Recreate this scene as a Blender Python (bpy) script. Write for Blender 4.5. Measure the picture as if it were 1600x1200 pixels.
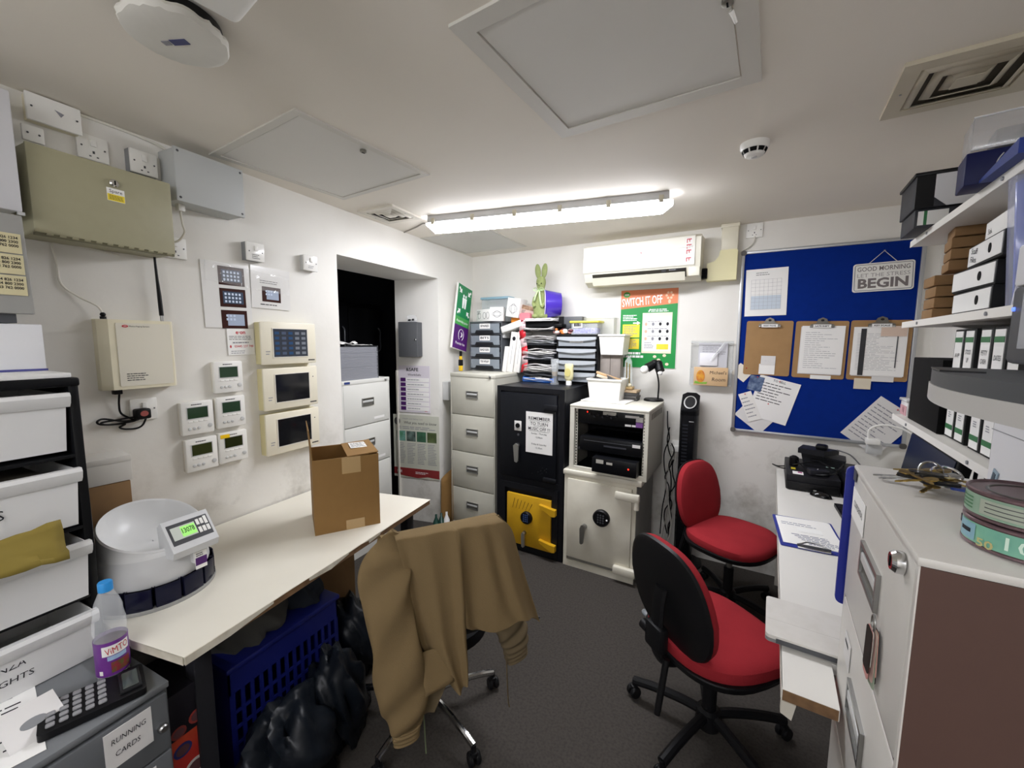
import bpy, bmesh, math, random
from math import sin, cos, pi, radians as rad, sqrt
from mathutils import Vector, Matrix, Euler
for o in list(bpy.data.objects): bpy.data.objects.remove(o)
S = bpy.context.scene
COL = S.collection
random.seed(7)
# ---------------------------------------------------------------- camera, world, light, exposure
cam = bpy.data.objects.new('camera', bpy.data.cameras.new('camera')); COL.objects.link(cam)
def cam_matrix(yaw, pitch, roll, h):
    y, p, r = rad(yaw), rad(pitch), rad(roll)
    fwd = Vector((-sin(y)*cos(p), cos(y)*cos(p), sin(p))); right = Vector((cos(y), sin(y), 0)); up = right.cross(fwd)
    r2 = cos(r)*right + sin(r)*up; u2 = -sin(r)*right + cos(r)*up
    m = Matrix((r2, u2, -fwd)).transposed().to_4x4(); m.translation = (0, 0, h); return m
cam.matrix_world = cam_matrix(25.133, -5.989, 0.329, 1.61)
cam.data.sensor_width = 36; cam.data.lens = 636.7/1600*36; cam.data.clip_start = .02
S.camera = cam
w = bpy.data.worlds.new('world'); S.world = w; w.use_nodes = True
w.node_tree.nodes['Background'].inputs[0].default_value = (.8, .85, 1, 1); w.node_tree.nodes['Background'].inputs[1].default_value = .15
S.view_settings.view_transform = 'Standard'; S.view_settings.look = 'None'
S.view_settings.gamma = 1; S.view_settings.use_curve_mapping = False
S.view_settings.exposure = 0.1
TUBE = 104.0         # bottom lens of the long ceiling light; its sides are set dimmer to spare the wall nearby
FILL_REAR = 44.0      # unseen fill fitting, added to brighten the near half of the room
try: S.cycles.max_bounces = 10; S.cycles.diffuse_bounces = 6; S.cycles.use_denoising = True
except Exception: pass
# ---------------------------------------------------------------- helpers
def lin(h):
    h = h.lstrip('#'); c = [int(h[i:i+2], 16)/255 for i in (0, 2, 4)]
    return tuple(((x+.055)/1.055)**2.4 if x > .04045 else x/12.92 for x in c) + (1,)
MATS = {}
def M(name, col='#cccccc', rough=.55, metal=0, noise=0, scale=8, col2=None, bump=0, bscale=None, emit=0, alpha=1, trans=0, spec=None, stretch=None, detail=4):
    if name in MATS: return MATS[name]
    m = bpy.data.materials.new(name); m.use_nodes = True; nt = m.node_tree; p = nt.nodes['Principled BSDF']
    p.inputs['Base Color'].default_value = lin(col); p.inputs['Roughness'].default_value = rough; p.inputs['Metallic'].default_value = metal
    if spec is None and not metal and not trans and rough > .15 and max(lin(col)[:3]) < .05: spec = .22
    if spec is not None: p.inputs['Specular IOR Level'].default_value = spec
    if emit: p.inputs['Emission Color'].default_value = lin(col); p.inputs['Emission Strength'].default_value = emit
    if alpha < 1: p.inputs['Alpha'].default_value = alpha
    if trans: p.inputs['Transmission Weight'].default_value = trans; p.inputs['IOR'].default_value = 1.3
    tc = None
    if noise or bump:
        tc = nt.nodes.new('ShaderNodeTexCoord'); mp = nt.nodes.new('ShaderNodeMapping'); nt.links.new(tc.outputs['Object'], mp.inputs[0])
        if stretch: mp.inputs['Scale'].default_value = stretch
    if noise:
        n = nt.nodes.new('ShaderNodeTexNoise'); n.inputs['Scale'].default_value = scale; n.inputs['Detail'].default_value = detail; nt.links.new(mp.outputs[0], n.inputs['Vector'])
        r = nt.nodes.new('ShaderNodeValToRGB'); c1 = lin(col); c2 = lin(col2) if col2 else tuple(x*.6 for x in c1[:3])+(1,)
        r.color_ramp.elements[0].color = c1; r.color_ramp.elements[1].color = tuple(a+(b-a)*noise for a, b in zip(c1, c2))
        r.color_ramp.elements[0].position = .42; r.color_ramp.elements[1].position = .75
        nt.links.new(n.outputs[0], r.inputs[0]); nt.links.new(r.outputs[0], p.inputs['Base Color'])
    if bump:
        n = nt.nodes.new('ShaderNodeTexNoise'); n.inputs['Scale'].default_value = bscale or scale*10; n.inputs['Detail'].default_value = 3; nt.links.new(mp.outputs[0], n.inputs['Vector'])
        b = nt.nodes.new('ShaderNodeBump'); b.inputs['Strength'].default_value = bump; b.inputs['Distance'].default_value = .004
        nt.links.new(n.outputs[0], b.inputs['Height']); nt.links.new(b.outputs[0], p.inputs['Normal'])
    MATS[name] = m; return m
class B:
    def __init__(s): s.v = []; s.f = []
    def add(s, v, f):
        k = len(s.v); s.v += [tuple(x) for x in v]; s.f += [tuple(i+k for i in q) for q in f]; return s
    def bm(s, bm):
        bm.verts.index_update(); s.add([v.co[:] for v in bm.verts], [[v.index for v in f.verts] for f in bm.faces]); bm.free(); return s
    def box(s, x0, x1, y0, y1, z0, z1, b=0, seg=2):
        if b <= 0:
            return s.add([(x0,y0,z0),(x1,y0,z0),(x1,y1,z0),(x0,y1,z0),(x0,y0,z1),(x1,y0,z1),(x1,y1,z1),(x0,y1,z1)],
                         [(0,3,2,1),(4,5,6,7),(0,1,5,4),(1,2,6,5),(2,3,7,6),(3,0,4,7)])
        m = bmesh.new(); bmesh.ops.create_cube(m, size=1)
        for v in m.verts: v.co = ((x0+x1)/2+v.co.x*(x1-x0), (y0+y1)/2+v.co.y*(y1-y0), (z0+z1)/2+v.co.z*(z1-z0))
        b = min(b, .49*min(abs(x1-x0), abs(y1-y0), abs(z1-z0)))
        bmesh.ops.bevel(m, geom=m.edges[:], offset=b, segments=seg, affect='EDGES', profile=.5); return s.bm(m)
    def frame(s, x0, x1, z0, z1, t, y0, y1):            # rectangular frame, front-facing
        return s.box(x0,x1,y0,y1,z0,z0+t).box(x0,x1,y0,y1,z1-t,z1).box(x0,x0+t,y0,y1,z0+t,z1-t).box(x1-t,x1,y0,y1,z0+t,z1-t)
    def lathe(s, prof, n=24, c=(0,0,0), cap=True, axis='z'):
        v = []; f = []; k = len(prof)
        for r, z in prof:
            for i in range(n):
                a = 2*pi*i/n; q = (r*cos(a), r*sin(a), z)
                if axis == 'y': q = (q[0], q[2], q[1])
                if axis == 'x': q = (q[2], q[0], q[1])
                v.append((c[0]+q[0], c[1]+q[1], c[2]+q[2]))
        for j in range(k-1):
            for i in range(n): f.append((j*n+i, j*n+(i+1)%n, (j+1)*n+(i+1)%n, (j+1)*n+i))
        if cap: f.append(tuple(range(n-1,-1,-1))); f.append(tuple((k-1)*n+i for i in range(n)))
        return s.add(v, f)
    def cyl(s, a, b, r0, r1=None, n=16):
        r1 = r0 if r1 is None else r1
        return s.tube([a, b], [r0, r1], n)
    def tube(s, pts, r, n=10, closed=False, flat=1):
        P = [Vector(p) for p in pts]; k = len(P); R = r if isinstance(r, (list, tuple)) else [r]*k
        v = []; f = []; up = None
        for i, p in enumerate(P):
            t = (P[min(i+1,k-1)]-P[max(i-1,0)]) if not closed else (P[(i+1)%k]-P[i-1])
            t.normalize()
            if up is None: up = Vector((0,0,1)) if abs(t.z) < .9 else Vector((1,0,0))
            sd = t.cross(up).normalized(); up = sd.cross(t).normalized()
            for j in range(n):
                a = 2*pi*j/n; v.append(p + sd*(cos(a)*R[i]) + up*(sin(a)*R[i]*flat))
        for i in range(k if closed else k-1):
            for j in range(n): f.append((i*n+j, i*n+(j+1)%n, ((i+1)%k)*n+(j+1)%n, ((i+1)%k)*n+j))
        if not closed: f.append(tuple(range(n-1,-1,-1))); f.append(tuple((k-1)*n+j for j in range(n)))
        return s.add(v, f)
    def prism(s, poly, a, b, axis='y'):                 # polygon in the two other axes, extruded from a to b
        n = len(poly); v = []
        for t in (a, b):
            for p, q in poly: v.append({'y': (p, t, q), 'z': (p, q, t), 'x': (t, p, q)}[axis])
        f = [tuple(range(n)), tuple(range(2*n-1, n-1, -1))] + [(i, i+n, (i+1)%n+n, (i+1)%n) for i in range(n)]
        m = bmesh.new(); V = [m.verts.new(x) for x in v]
        for q in f: m.faces.new([V[i] for i in q])
        bmesh.ops.recalc_face_normals(m, faces=m.faces[:]); return s.bm(m)
    def grid(s, nu, nv, fn, thick=0):                   # fn(u,v)->point
        v = [fn(i/nu, j/nv) for j in range(nv+1) for i in range(nu+1)]
        f = [(j*(nu+1)+i, j*(nu+1)+i+1, (j+1)*(nu+1)+i+1, (j+1)*(nu+1)+i) for j in range(nv) for i in range(nu)]
        return s.add(v, f)
    def ball(s, c, r, n=16, sc=(1,1,1)):
        m = bmesh.new(); bmesh.ops.create_uvsphere(m, u_segments=n, v_segments=max(6, n*2//3), radius=r)
        for v in m.verts: v.co = (c[0]+v.co.x*sc[0], c[1]+v.co.y*sc[1], c[2]+v.co.z*sc[2])
        return s.bm(m)
    def tr(s, m): s.v = [tuple(m @ Vector(x)) for x in s.v]; return s
    def merge(s, o): return s.add(o.v, o.f)
    def rz(s, deg, c=(0,0,0)): c = Vector(c); return s.tr(Matrix.Translation(c) @ Matrix.Rotation(rad(deg), 4, 'Z') @ Matrix.Translation(-c))
    def rx(s, deg, c=(0,0,0)): c = Vector(c); return s.tr(Matrix.Translation(c) @ Matrix.Rotation(rad(deg), 4, 'X') @ Matrix.Translation(-c))
    def ry(s, deg, c=(0,0,0)): c = Vector(c); return s.tr(Matrix.Translation(c) @ Matrix.Rotation(rad(deg), 4, 'Y') @ Matrix.Translation(-c))
    def make(s, name, mat, parent=None, loc=None, rot=None, ang=35, label=None, kind=None, solid=0, sub=0):
        me = bpy.data.meshes.new(name); me.from_pydata(s.v, [], s.f); me.validate()
        me.materials.append(mat)
        if ang:
            me.polygons.foreach_set('use_smooth', [True]*len(me.polygons)); me.set_sharp_from_angle(angle=rad(ang))
        o = bpy.data.objects.new(name, me); COL.objects.link(o)
        if parent: o.parent = parent
        if loc: o.location = loc
        if rot: o.rotation_euler = [rad(x) for x in rot]
        if label: o['label'] = label
        if kind: o['kind'] = kind
        if solid: q = o.modifiers.new('thickness', 'SOLIDIFY'); q.thickness = solid; q.offset = 0
        if sub: q = o.modifiers.new('smooth', 'SUBSURF'); q.levels = sub; q.render_levels = sub
        return o
def tag(o, label, cat, group=None):
    o['label'] = label; o['category'] = cat
    assert 4 <= len(label.split()) <= 16, label
    if group: o['group'] = group
    return o
def T(name, label, cat, loc=(0,0,0), rz=0, group=None, rot=None):
    o = bpy.data.objects.new(name, None); COL.objects.link(o); o.empty_display_size = .05
    o.location = loc; o.rotation_euler = [rad(x) for x in rot] if rot else (0, 0, rad(rz)); return tag(o, label, cat, group)
def dup(root, loc, rz=None, label=None, rot=None):
    r = root.copy(); COL.objects.link(r); r.location = loc
    if rz is not None: r.rotation_euler = (0, 0, rad(rz))
    if rot: r.rotation_euler = [rad(x) for x in rot]
    if label: r['label'] = label
    for ch in list(root.children):
        c = ch.copy(); COL.objects.link(c); c.parent = r
        for g in list(ch.children): d = g.copy(); COL.objects.link(d); d.parent = c
    return r
def struct(b, name, mat, **k): o = b.make(name, mat, **k); o['kind'] = 'structure'; return o
def txt(s, size, mat, parent, x, y, z, w=None, name='lettering', bold=0, flat=False, rot=None, align='CENTER', shear=0, spacing=1):
    cu = bpy.data.curves.new('t', 'FONT'); cu.body = s; cu.size = size; cu.align_x = align; cu.align_y = 'CENTER'; cu.offset = bold*size; cu.shear = shear; cu.resolution_u = 2; cu.space_line = spacing
    to = bpy.data.objects.new('t', cu); COL.objects.link(to); me = bpy.data.meshes.new_from_object(to); bpy.data.objects.remove(to); bpy.data.curves.remove(cu)
    if w:
        xs = [v.co.x for v in me.vertices]; k = w/max(1e-6, max(xs)-min(xs))
        for v in me.vertices: v.co.x *= k
    me.name = name; me.materials.clear(); me.materials.append(mat)
    o = bpy.data.objects.new(name, me); COL.objects.link(o); o.parent = parent; o.location = (x, y, z)
    o.rotation_euler = [rad(a) for a in rot] if rot else ((0,0,0) if flat else (pi/2,0,0)); return o
def lines(parent, mat, x0, x1, z0, z1, n, y=-.0012, fill=.45, seed=1, flat=False, name='print', words=True, rag=.35):
    R = random.Random(seed); b = B(); p = (z1-z0)/n
    for i in range(n):
        zc = z1-p*(i+.5); x = x0; e = x1-(x1-x0)*rag*R.random()
        while x < e-.001:
            wd = min((x1-x0)*R.uniform(.08, .22) if words else x1-x0, e-x); h = p*fill/2
            q = [(x, zc-h), (x+wd, zc-h), (x+wd, zc+h), (x, zc+h)]
            b.add([(a, c, y) for a, c in q] if flat else [(a, y, c) for a, c in q], [(0,1,2,3)]); x += wd+(x1-x0)*.025
    return b.make(name, mat, parent, ang=0)
def rrect(x0, x1, z0, z1, r, n=5):
    P = []
    for cx, cz, a0 in ((x1-r, z1-r, 0), (x0+r, z1-r, 90), (x0+r, z0+r, 180), (x1-r, z0+r, 270)):
        for i in range(n+1): a = rad(a0+90*i/n); P.append((cx+r*cos(a), cz+r*sin(a)))
    return P
def ell(cx, cz, rx, rz_, n=20): return [(cx+rx*cos(2*pi*i/n), cz+rz_*sin(2*pi*i/n)) for i in range(n)]
def spline(pts, n=8):                                   # Catmull-Rom through points
    P = [Vector(p) for p in pts]; P = [2*P[0]-P[1]]+P+[2*P[-1]-P[-2]]; out = []
    for i in range(1, len(P)-2):
        for k in range(n):
            t = k/n; a, b, c, d = P[i-1:i+3]
            out.append(.5*((2*b)+(c-a)*t+(2*a-5*b+4*c-d)*t*t+(3*b-a-3*c+d)*t**3))
    out.append(P[-2]); return out
# frames: left wall (faces +X), back wall (turned 5.3 degrees), right hand furniture (turned 7.3 degrees)
XL = -2.03; BK = 5.31; SK = 7.305; CEIL = 2.40
def LW(y, z, off=0): return (XL+off, y, z)
def BW(u, off, z): a = rad(BK); return (-2.03+cos(a)*u-sin(a)*off, 3.43-sin(a)*u-cos(a)*off, z)
def RW(u, v, z): a = rad(SK); return (.281+cos(a)*u+sin(a)*v, .721-sin(a)*u+cos(a)*v, z)
RL, RB, RF, R0 = 90, -BK, -90-SK, -SK                    # rotz of a thing facing into the room on each side
# ---------------------------------------------------------------- materials
wall_m = M('painted plaster', '#e6e4de', .6, noise=.28, scale=1.6, col2='#b9b3a6', bump=.12, bscale=40, detail=8)
ceil_m = M('ceiling paint', '#ece6db', .75, noise=.15, scale=1.2, col2='#c4beb4', bump=.05, bscale=60)
def scuffs(m, scale, lo, hi, top, amount, col):           # worn dirty patches low on a wall, as the photograph shows
    nt = m.node_tree; p = nt.nodes['Principled BSDF']; src = p.inputs['Base Color'].links[0].from_socket
    tc = nt.nodes.new('ShaderNodeTexCoord'); n = nt.nodes.new('ShaderNodeTexNoise'); n.inputs['Scale'].default_value = scale; n.inputs['Detail'].default_value = 9; n.inputs['Roughness'].default_value = .65
    nt.links.new(tc.outputs['Object'], n.inputs['Vector']); r = nt.nodes.new('ShaderNodeMapRange'); r.inputs[1].default_value = lo; r.inputs[2].default_value = hi; nt.links.new(n.outputs[0], r.inputs[0])
    sp = nt.nodes.new('ShaderNodeSeparateXYZ'); nt.links.new(tc.outputs['Object'], sp.inputs[0]); z = nt.nodes.new('ShaderNodeMapRange'); z.inputs[1].default_value = top; z.inputs[2].default_value = top-.5; z.inputs[4].default_value = amount; nt.links.new(sp.outputs[2], z.inputs[0])
    mu = nt.nodes.new('ShaderNodeMath'); mu.operation = 'MULTIPLY'; nt.links.new(r.outputs[0], mu.inputs[0]); nt.links.new(z.outputs[0], mu.inputs[1])
    mx = nt.nodes.new('ShaderNodeMix'); mx.data_type = 'RGBA'; nt.links.new(mu.outputs[0], mx.inputs[0]); nt.links.new(src, mx.inputs[6]); mx.inputs[7].default_value = lin(col); nt.links.new(mx.outputs[2], p.inputs['Base Color'])
scuffs(wall_m, 3.5, .5, .68, 1.25, .55, '#8d8678')
floor_m = M('charcoal carpet', '#4a4642', .95, noise=.5, scale=90, col2='#2c2a28', bump=.5, bscale=420, spec=.1)
white = M('white plastic', '#ecebe6', .4); white_gl = M('gloss white', '#f1f0ec', .18); offw = M('off white plastic', '#e0dcd0', .42)
cream = M('cream plastic', '#e3dcc2', .4, noise=.2, scale=5, col2='#c9bf9c'); yellowed = M('yellowed plastic', '#d9d0a0', .45)
paper = M('paper', '#f0efec', .7); paper2 = M('grey white paper', '#dcdad8', .75); ink = M('ink', '#25252b', .7); greyink = M('grey ink', '#8d8d94', .8); blueink = M('blue ink', '#29356f', .7)
black = M('black plastic', '#0f0f11', .42); black_m = M('black matte', '#08080a', .85); black_g = M('black gloss', '#0a0a0c', .12)
dgrey = M('dark grey plastic', '#4b4d51', .45); mgrey = M('mid grey plastic', '#85878a', .45); lgrey = M('light grey plastic', '#c4c5c4', .4)
chrome = M('chrome', '#d8d8d8', .15, metal=1); steel = M('brushed steel', '#a9a9a7', .35, metal=1); brass = M('brass', '#b59a55', .3, metal=1)
card = M('cardboard', '#8a6838', .8, noise=.2, scale=20, col2='#79592a'); card_d = M('dark cardboard', '#8a6b47', .85, noise=.3, scale=14, col2='#6d5335'); tape_m = M('parcel tape', '#b79a6e', .25)
red_m = M('red print', '#c1202c', .5); green_m = M('green print', '#148a3c', .5); purple_m = M('purple print', '#4a1a63', .5); yellow_m = M('yellow print', '#f0d93a', .55); orange_m = M('orange print', '#e2855a', .55)
wtxt = M('white print', '#ffffff', .6)
def clear(name, col='#e8eef0', a=.25, rough=.12): return M(name, col, rough, alpha=a, spec=.6)
clear_m = clear('clear plastic', '#e8eef0', .22)
# ---------------------------------------------------------------- the room
struct(B().box(-3.6, 2.2, -2.0, 4.2, -.1, 0), 'floor', floor_m)
struct(B().box(-3.6, 2.2, -2.0, 4.2, CEIL, CEIL+.1), 'ceiling', ceil_m)
wl = B().box(XL-.41, XL, -2.0, 1.83, 0, CEIL).box(XL-.41, XL, 1.83, 2.864, 2.125, CEIL)
wl.prism([(XL, 2.864), (XL, 3.75), (XL-.41, 3.75), (XL-.41, 2.807)], 0, CEIL, 'z'); struct(wl, 'wall_left', wall_m)
struct(B().box(-.35, 3.5, 0, .12, 0, CEIL), 'wall_back', wall_m, loc=BW(0,0,0), rot=(0,0,RB))
struct(B().box(.575, .70, -3.0, 2.55, 0, CEIL), 'wall_right', wall_m, loc=RW(0,0,0), rot=(0,0,R0))
struct(B().box(-2.4, 1.5, -1.95, -1.83, 0, CEIL), 'wall_front', wall_m)
dark_wall = M('store wall shade', '#2a2a2d', .8)  # unlit store: its darkness is put into the wall colour
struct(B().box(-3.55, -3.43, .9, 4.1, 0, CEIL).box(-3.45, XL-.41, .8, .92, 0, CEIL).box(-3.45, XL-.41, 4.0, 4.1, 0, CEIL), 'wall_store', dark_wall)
# narrow timber lining on the edge of the opening
struct(B().box(XL-.405, XL-.39, 2.79, 2.815, 0, 1.35), 'trim_1', M('jamb paint', '#dcd8cd', .5, noise=.4, scale=9, col2='#a79a86'))
struct(B().box(.556, .575, .2, 2.4, 0, .09), 'baseboard_right', M('skirting paint', '#d5d2c8', .5), loc=RW(0,0,0), rot=(0,0,R0))

def hatch(c, rot, s, fr, label, lock, proud=.008):
    t = T('access_hatch', label, 'hatch', (c[0], c[1], CEIL), rot)
    h = s/2; fm = M('hatch frame paint', '#d2cfc7', .5); pm = M('hatch panel paint', '#dad8d2', .6, noise=.12, scale=2.5, col2='#bdbab2')
    B().box(-h, h, -h, -h+fr, -proud, 0).box(-h, h, h-fr, h, -proud, 0).box(-h, -h+fr, -h+fr, h-fr, -proud, 0).box(h-fr, h, -h+fr, h-fr, -proud, 0).make('frame', fm, t)
    g = .004; B().box(-h+fr+g, h-fr-g, -h+fr+g, h-fr-g, -proud*.6, 0).make('panel', pm, t)
    if lock:
        a, b = lock; B().lathe([(.013,-proud*.6), (.013,-proud-.006), (.009,-proud-.008)], 14, (a,b,0)).make('lock', M('lock metal', '#8a8880', .4, metal=.7), t)
        B().box(a-.002, a+.002, b-.007, b+.007, -proud-.0095, -proud-.007).make('keyhole', black_m, t)
    return t
h1 = hatch((-.252, 1.221), R0, .66, .05, 'large square ceiling access hatch nearest the camera, with a hanging lock', (.27, -.05))
B().cyl((.275,-.02,-.012), (.285,.0,-.03), .006, .004, 8).make('lock_cover', white, h1)
hatch((-1.59, 1.39), R0, .655, .03, 'square access hatch in the ceiling above the left wall, next to a small vent', (.27, -.005), .006)
hatch((-1.71, 2.93), -3, .62, .02, 'faint painted over access hatch in the ceiling corner behind the long light', None, .003)

def vent(c, rot, s, label, mat, rings, back):
    t = T('ceiling_vent', label, 'vent', (c[0], c[1], CEIL), rot); h = s/2
    fw = s*.13
    B().box(-h,h,-h,-h+fw,-.012,0).box(-h,h,h-fw,h,-.012,0).box(-h,-h+fw,-h+fw,h-fw,-.012,0).box(h-fw,h,-h+fw,h-fw,-.012,0).make('frame', mat, t)
    B().box(-h+fw,h-fw,-h+fw,h-fw,-.002,0).make('backing', back, t)
    for k in range(rings):
        a = (h-fw)*(1-k/(rings+.3)); bb = a-(h-fw)/(rings+.3)*.55
        b = B(); zo, zi = -.016, -.004
        for i in range(4):
            q = [(a,-a,zi),(a,a,zi),(bb,bb,zo),(bb,-bb,zo)]
            m = Matrix.Rotation(i*pi/2, 4, 'Z'); b.add([m @ Vector(p) for p in q], [(0,1,2,3)])
        b.make('louvre', mat, t, solid=.002)
    q = (h-fw)*.24; B().box(-q,q,-q,q,-.018,-.014).make('centre_plate', mat, t)
    for sx in (-1,1): B().lathe([(.004,-.0125),(.003,-.014)], 8, (sx*(h-fw/2), 0, 0)).make('screw', steel, t)
vent((-1.822, 2.072), 0, .275, 'small square ceiling vent beside the left end of the long light', M('vent white', '#d7d2c6', .5), 3, M('vent dark', '#1a1a1a', .9))
vent(RW(.25, 1.06, 0)[:2], R0, .335, 'large beige square ceiling vent above the right hand shelves', M('vent beige', '#c5bda9', .5), 3, M('vent dusty', '#4c463c', .9))
# faint plaster repair on the ceiling
# long light
lt = T('fluorescent_light', 'long lit fluorescent ceiling light with a grey housing, across the middle of the room', 'light', (-.925, 2.335, CEIL), 6.6)
L = .74
hp = [(-.05,0),(.05,0),(.055,-.02),(.052,-.042),(-.052,-.042),(-.055,-.02)]
B().prism(hp, -L+.02, L-.02, 'x').make('housing', M('light housing', '#bdbdbd', .5), lt)
dp = [(-.053,-.042),(.053,-.042),(.05,-.07),(.034,-.092),(0,-.1),(-.034,-.092),(-.05,-.07)]
dm = M('lit diffuser', '#f7f8ff', .3, emit=TUBE); dms = M('lit diffuser side', '#f7f8ff', .3, emit=TUBE*.16)
n = 30; v = []; fb = []; fs = []
for i in range(n+1):
    x = -L + 2*L*i/n; e = min(x+L, L-x); k = sqrt(max(0, 1-max(0, 1-e/.07)**2)) if e < .07 else 1; k = max(k, .25)
    for p, q in dp: v.append((x, p*(.6+.4*k), -.042+(q+.042)*k))
for i in range(n):
    for j in range(7): (fb if j in (3, 4) else fs).append((i*7+j, i*7+(j+1)%7, (i+1)*7+(j+1)%7, (i+1)*7+j))
fs += [tuple(range(6,-1,-1)), tuple(n*7+i for i in range(7))]
B().add(v, fb).make('diffuser', dm, lt); B().add(v, fs).make('diffuser_side', dms, lt)
for i in range(6):
    x = -.68+i*.272
    for sy in (-1, 1): B().box(x-.012, x+.012, sy*.056-.004, sy*.056+.004, -.056, -.018, .002).make('clip', M('light clip', '#b9b39f', .4), lt)
tag(B().tube(spline([(-1.66,2.25,2.36),(-1.74,2.30,2.39),(-1.86,2.37,2.394),(-2.02,2.44,2.394)]), .004, 6).make('light_cable', M('grey cable', '#8a857c', .5)), 'thin cable from left end of the long light to the left wall', 'cable')
# unseen fill light behind the camera, added to lift the near half
l2 = T('fluorescent_light', 'added unseen fill light hung on chains behind the camera', 'light', (-.5, -1.0, CEIL-.3), 6.6)
B().prism(hp, -L, L, 'x').make('housing', MATS['light housing'], l2); B().cyl((-.5,0,0),(-.5,0,.3),.004).cyl((.5,0,0),(.5,0,.3),.004).make('chain', steel, l2); B().prism(dp, -L, L, 'x').make('diffuser', M('fill diffuser', '#f7f8ff', .3, emit=FILL_REAR), l2)
# covered disc and unit at top left
d = T('ceiling_disc', 'round ceiling unit in a creased white cover with a small blue label', 'detector', (-1.215, .632, CEIL), 20)
cov = M('cover fabric', '#dcdad2', .7, bump=.15, bscale=30)
v = []; f = []; n = 64; pr = [(.094,-.03),(.106,-.034),(.109,-.042),(.105,-.054),(.09,-.06),(.05,-.062),(.005,-.0625)]
for r, z in pr:
    for i in range(n):
        a = 2*pi*i/n; cr = .0022*sin(a*17+sin(a*5)*2)*(r/.109)**6; v.append(((r+cr)*cos(a), (r+cr)*sin(a), z+cr))
for j in range(len(pr)-1):
    for i in range(n): f.append((j*n+i, j*n+(i+1)%n, (j+1)*n+(i+1)%n, (j+1)*n+i))
f.append(tuple((len(pr)-1)*n+i for i in range(n)))
B().add(v, f).make('cover', cov, d); B().lathe([(.07,0),(.095,-.008),(.1,-.03)], 40).make('base', black, d)
B().box(-.012,.03,-.012,.006,-.0640,-.0625).make('label', M('dusk blue', '#3c3f6e', .5), d); B().box(-.034,-.016,-.01,.004,-.0640,-.0625).make('bar_code', greyink, d)
cu = T('ceiling_unit', 'white rounded ceiling unit cut off by the top edge, beside the fabric covered disc', 'detector', (-.865, .45, CEIL), -12)
B().box(-.13,.13,-.15,.15,-.112,-.022,.02,4).make('casing', white, cu); B().box(-.09,.09,-.1,.1,-.022,0).make('mount', dgrey, cu)
# smoke detector
x, y, _ = RW(-.295, 1.215, 0)
sd = T('smoke_detector', 'white round smoke detector on the ceiling', 'detector', (x, y, CEIL))
B().lathe([(.052,0),(.052,-.016),(.046,-.026)], 32).make('base', white, sd)
B().lathe([(.043,-.026),(.034,-.046),(.028,-.05),(.0,-.051)], 32, cap=False).make('cap', white, sd)
b = B()
for i in range(9):
    a0 = 2*pi*i/9+.07; a1 = 2*pi*(i+1)/9-.07; q = []
    for a in (a0, (a0+a1)/2, a1): q += [(.0455*cos(a), .0455*sin(a), -.027), (.0385*cos(a), .0385*sin(a), -.0405)]
    b.add(q, [(0,2,3,1),(2,4,5,3)])
b.make('vent_slots', black_m, sd)
B().lathe([(.011,-.051),(.01,-.053)], 16).make('test_button', lgrey, sd)
# ---------------------------------------------------------------- on the left wall (local x = +Y of the room, front = -y)
def socket(name, label, loc, rz, w=.086, h=.086, plug=False, rocker=True, cat='socket', slots=True):
    t = T(name, label, cat, loc, rz)
    B().box(-w/2, w/2, -.012, 0, -h/2, h/2, .004).make('plate', white_gl if cat == 'switch' else white, t)
    for sx in (-1, 1): B().lathe([(.003,-.0125),(.003,-.0135)], 8, (sx*(w/2-.012), 0, 0), axis='y').make('screw', dgrey, t)
    if rocker: B().box(-.008, .008, -.018, -.012, .004, .028, .002).make('rocker', white, t)
    if slots:
        b = B().box(-.003, .003, -.0127, -.012, -.02, -.011).box(-.013, -.007, -.0127, -.012, -.032, -.028).box(.007, .013, -.0127, -.012, -.032, -.028); b.make('pin_holes', dgrey, t)
    return t
# key cabinet
ol = M('olive grey enamel', '#a29e82', .5, noise=.15, scale=30, col2='#918d70')
kc = T('metal_cabinet', 'wide olive grey metal wall cabinet with a lock and a yellow sticker', 'cabinet', LW(.735, 1.935), RL)
B().box(-.185, .185, -.13, 0, 0, .268, .003).make('body', ol, kc)
B().box(-.187, .187, -.143, -.132, .004, .27, .004).make('door', ol, kc)
B().box(-.185, .185, -.138, -.126, -.004, .004).make('hinge_rail', M('hinge shade', '#6b684f', .6), kc)
b = B()
for i in range(12): b.cyl((-.16+i*.029, -.139, .003), (-.145+i*.029, -.139, .003), .004, n=8)
b.make('hinge', ol, kc)
lk = B().lathe([(.013,-.142),(.013,-.152),(.009,-.156)], 18, (0.015,0,.212), axis='y').make('lock', chrome, kc); B().box(.0135,.0165,-.158,-.156,.205,.219).make('keyhole', black_m, lk)
st = B().box(-.005, .043, -.1445, -.143, .152, .195).make('sticker', paper, kc); B().box(-.004, .042, -.1450, -.1445, .153, .175).make('yellow_band', yellow_m, st)
txt('Spare', .016, ink, st, .019, -.1450, .185); lines(st, ink, .0, .038, .156, .172, 4, -.1453, .4, 3, rag=.1)
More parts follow.
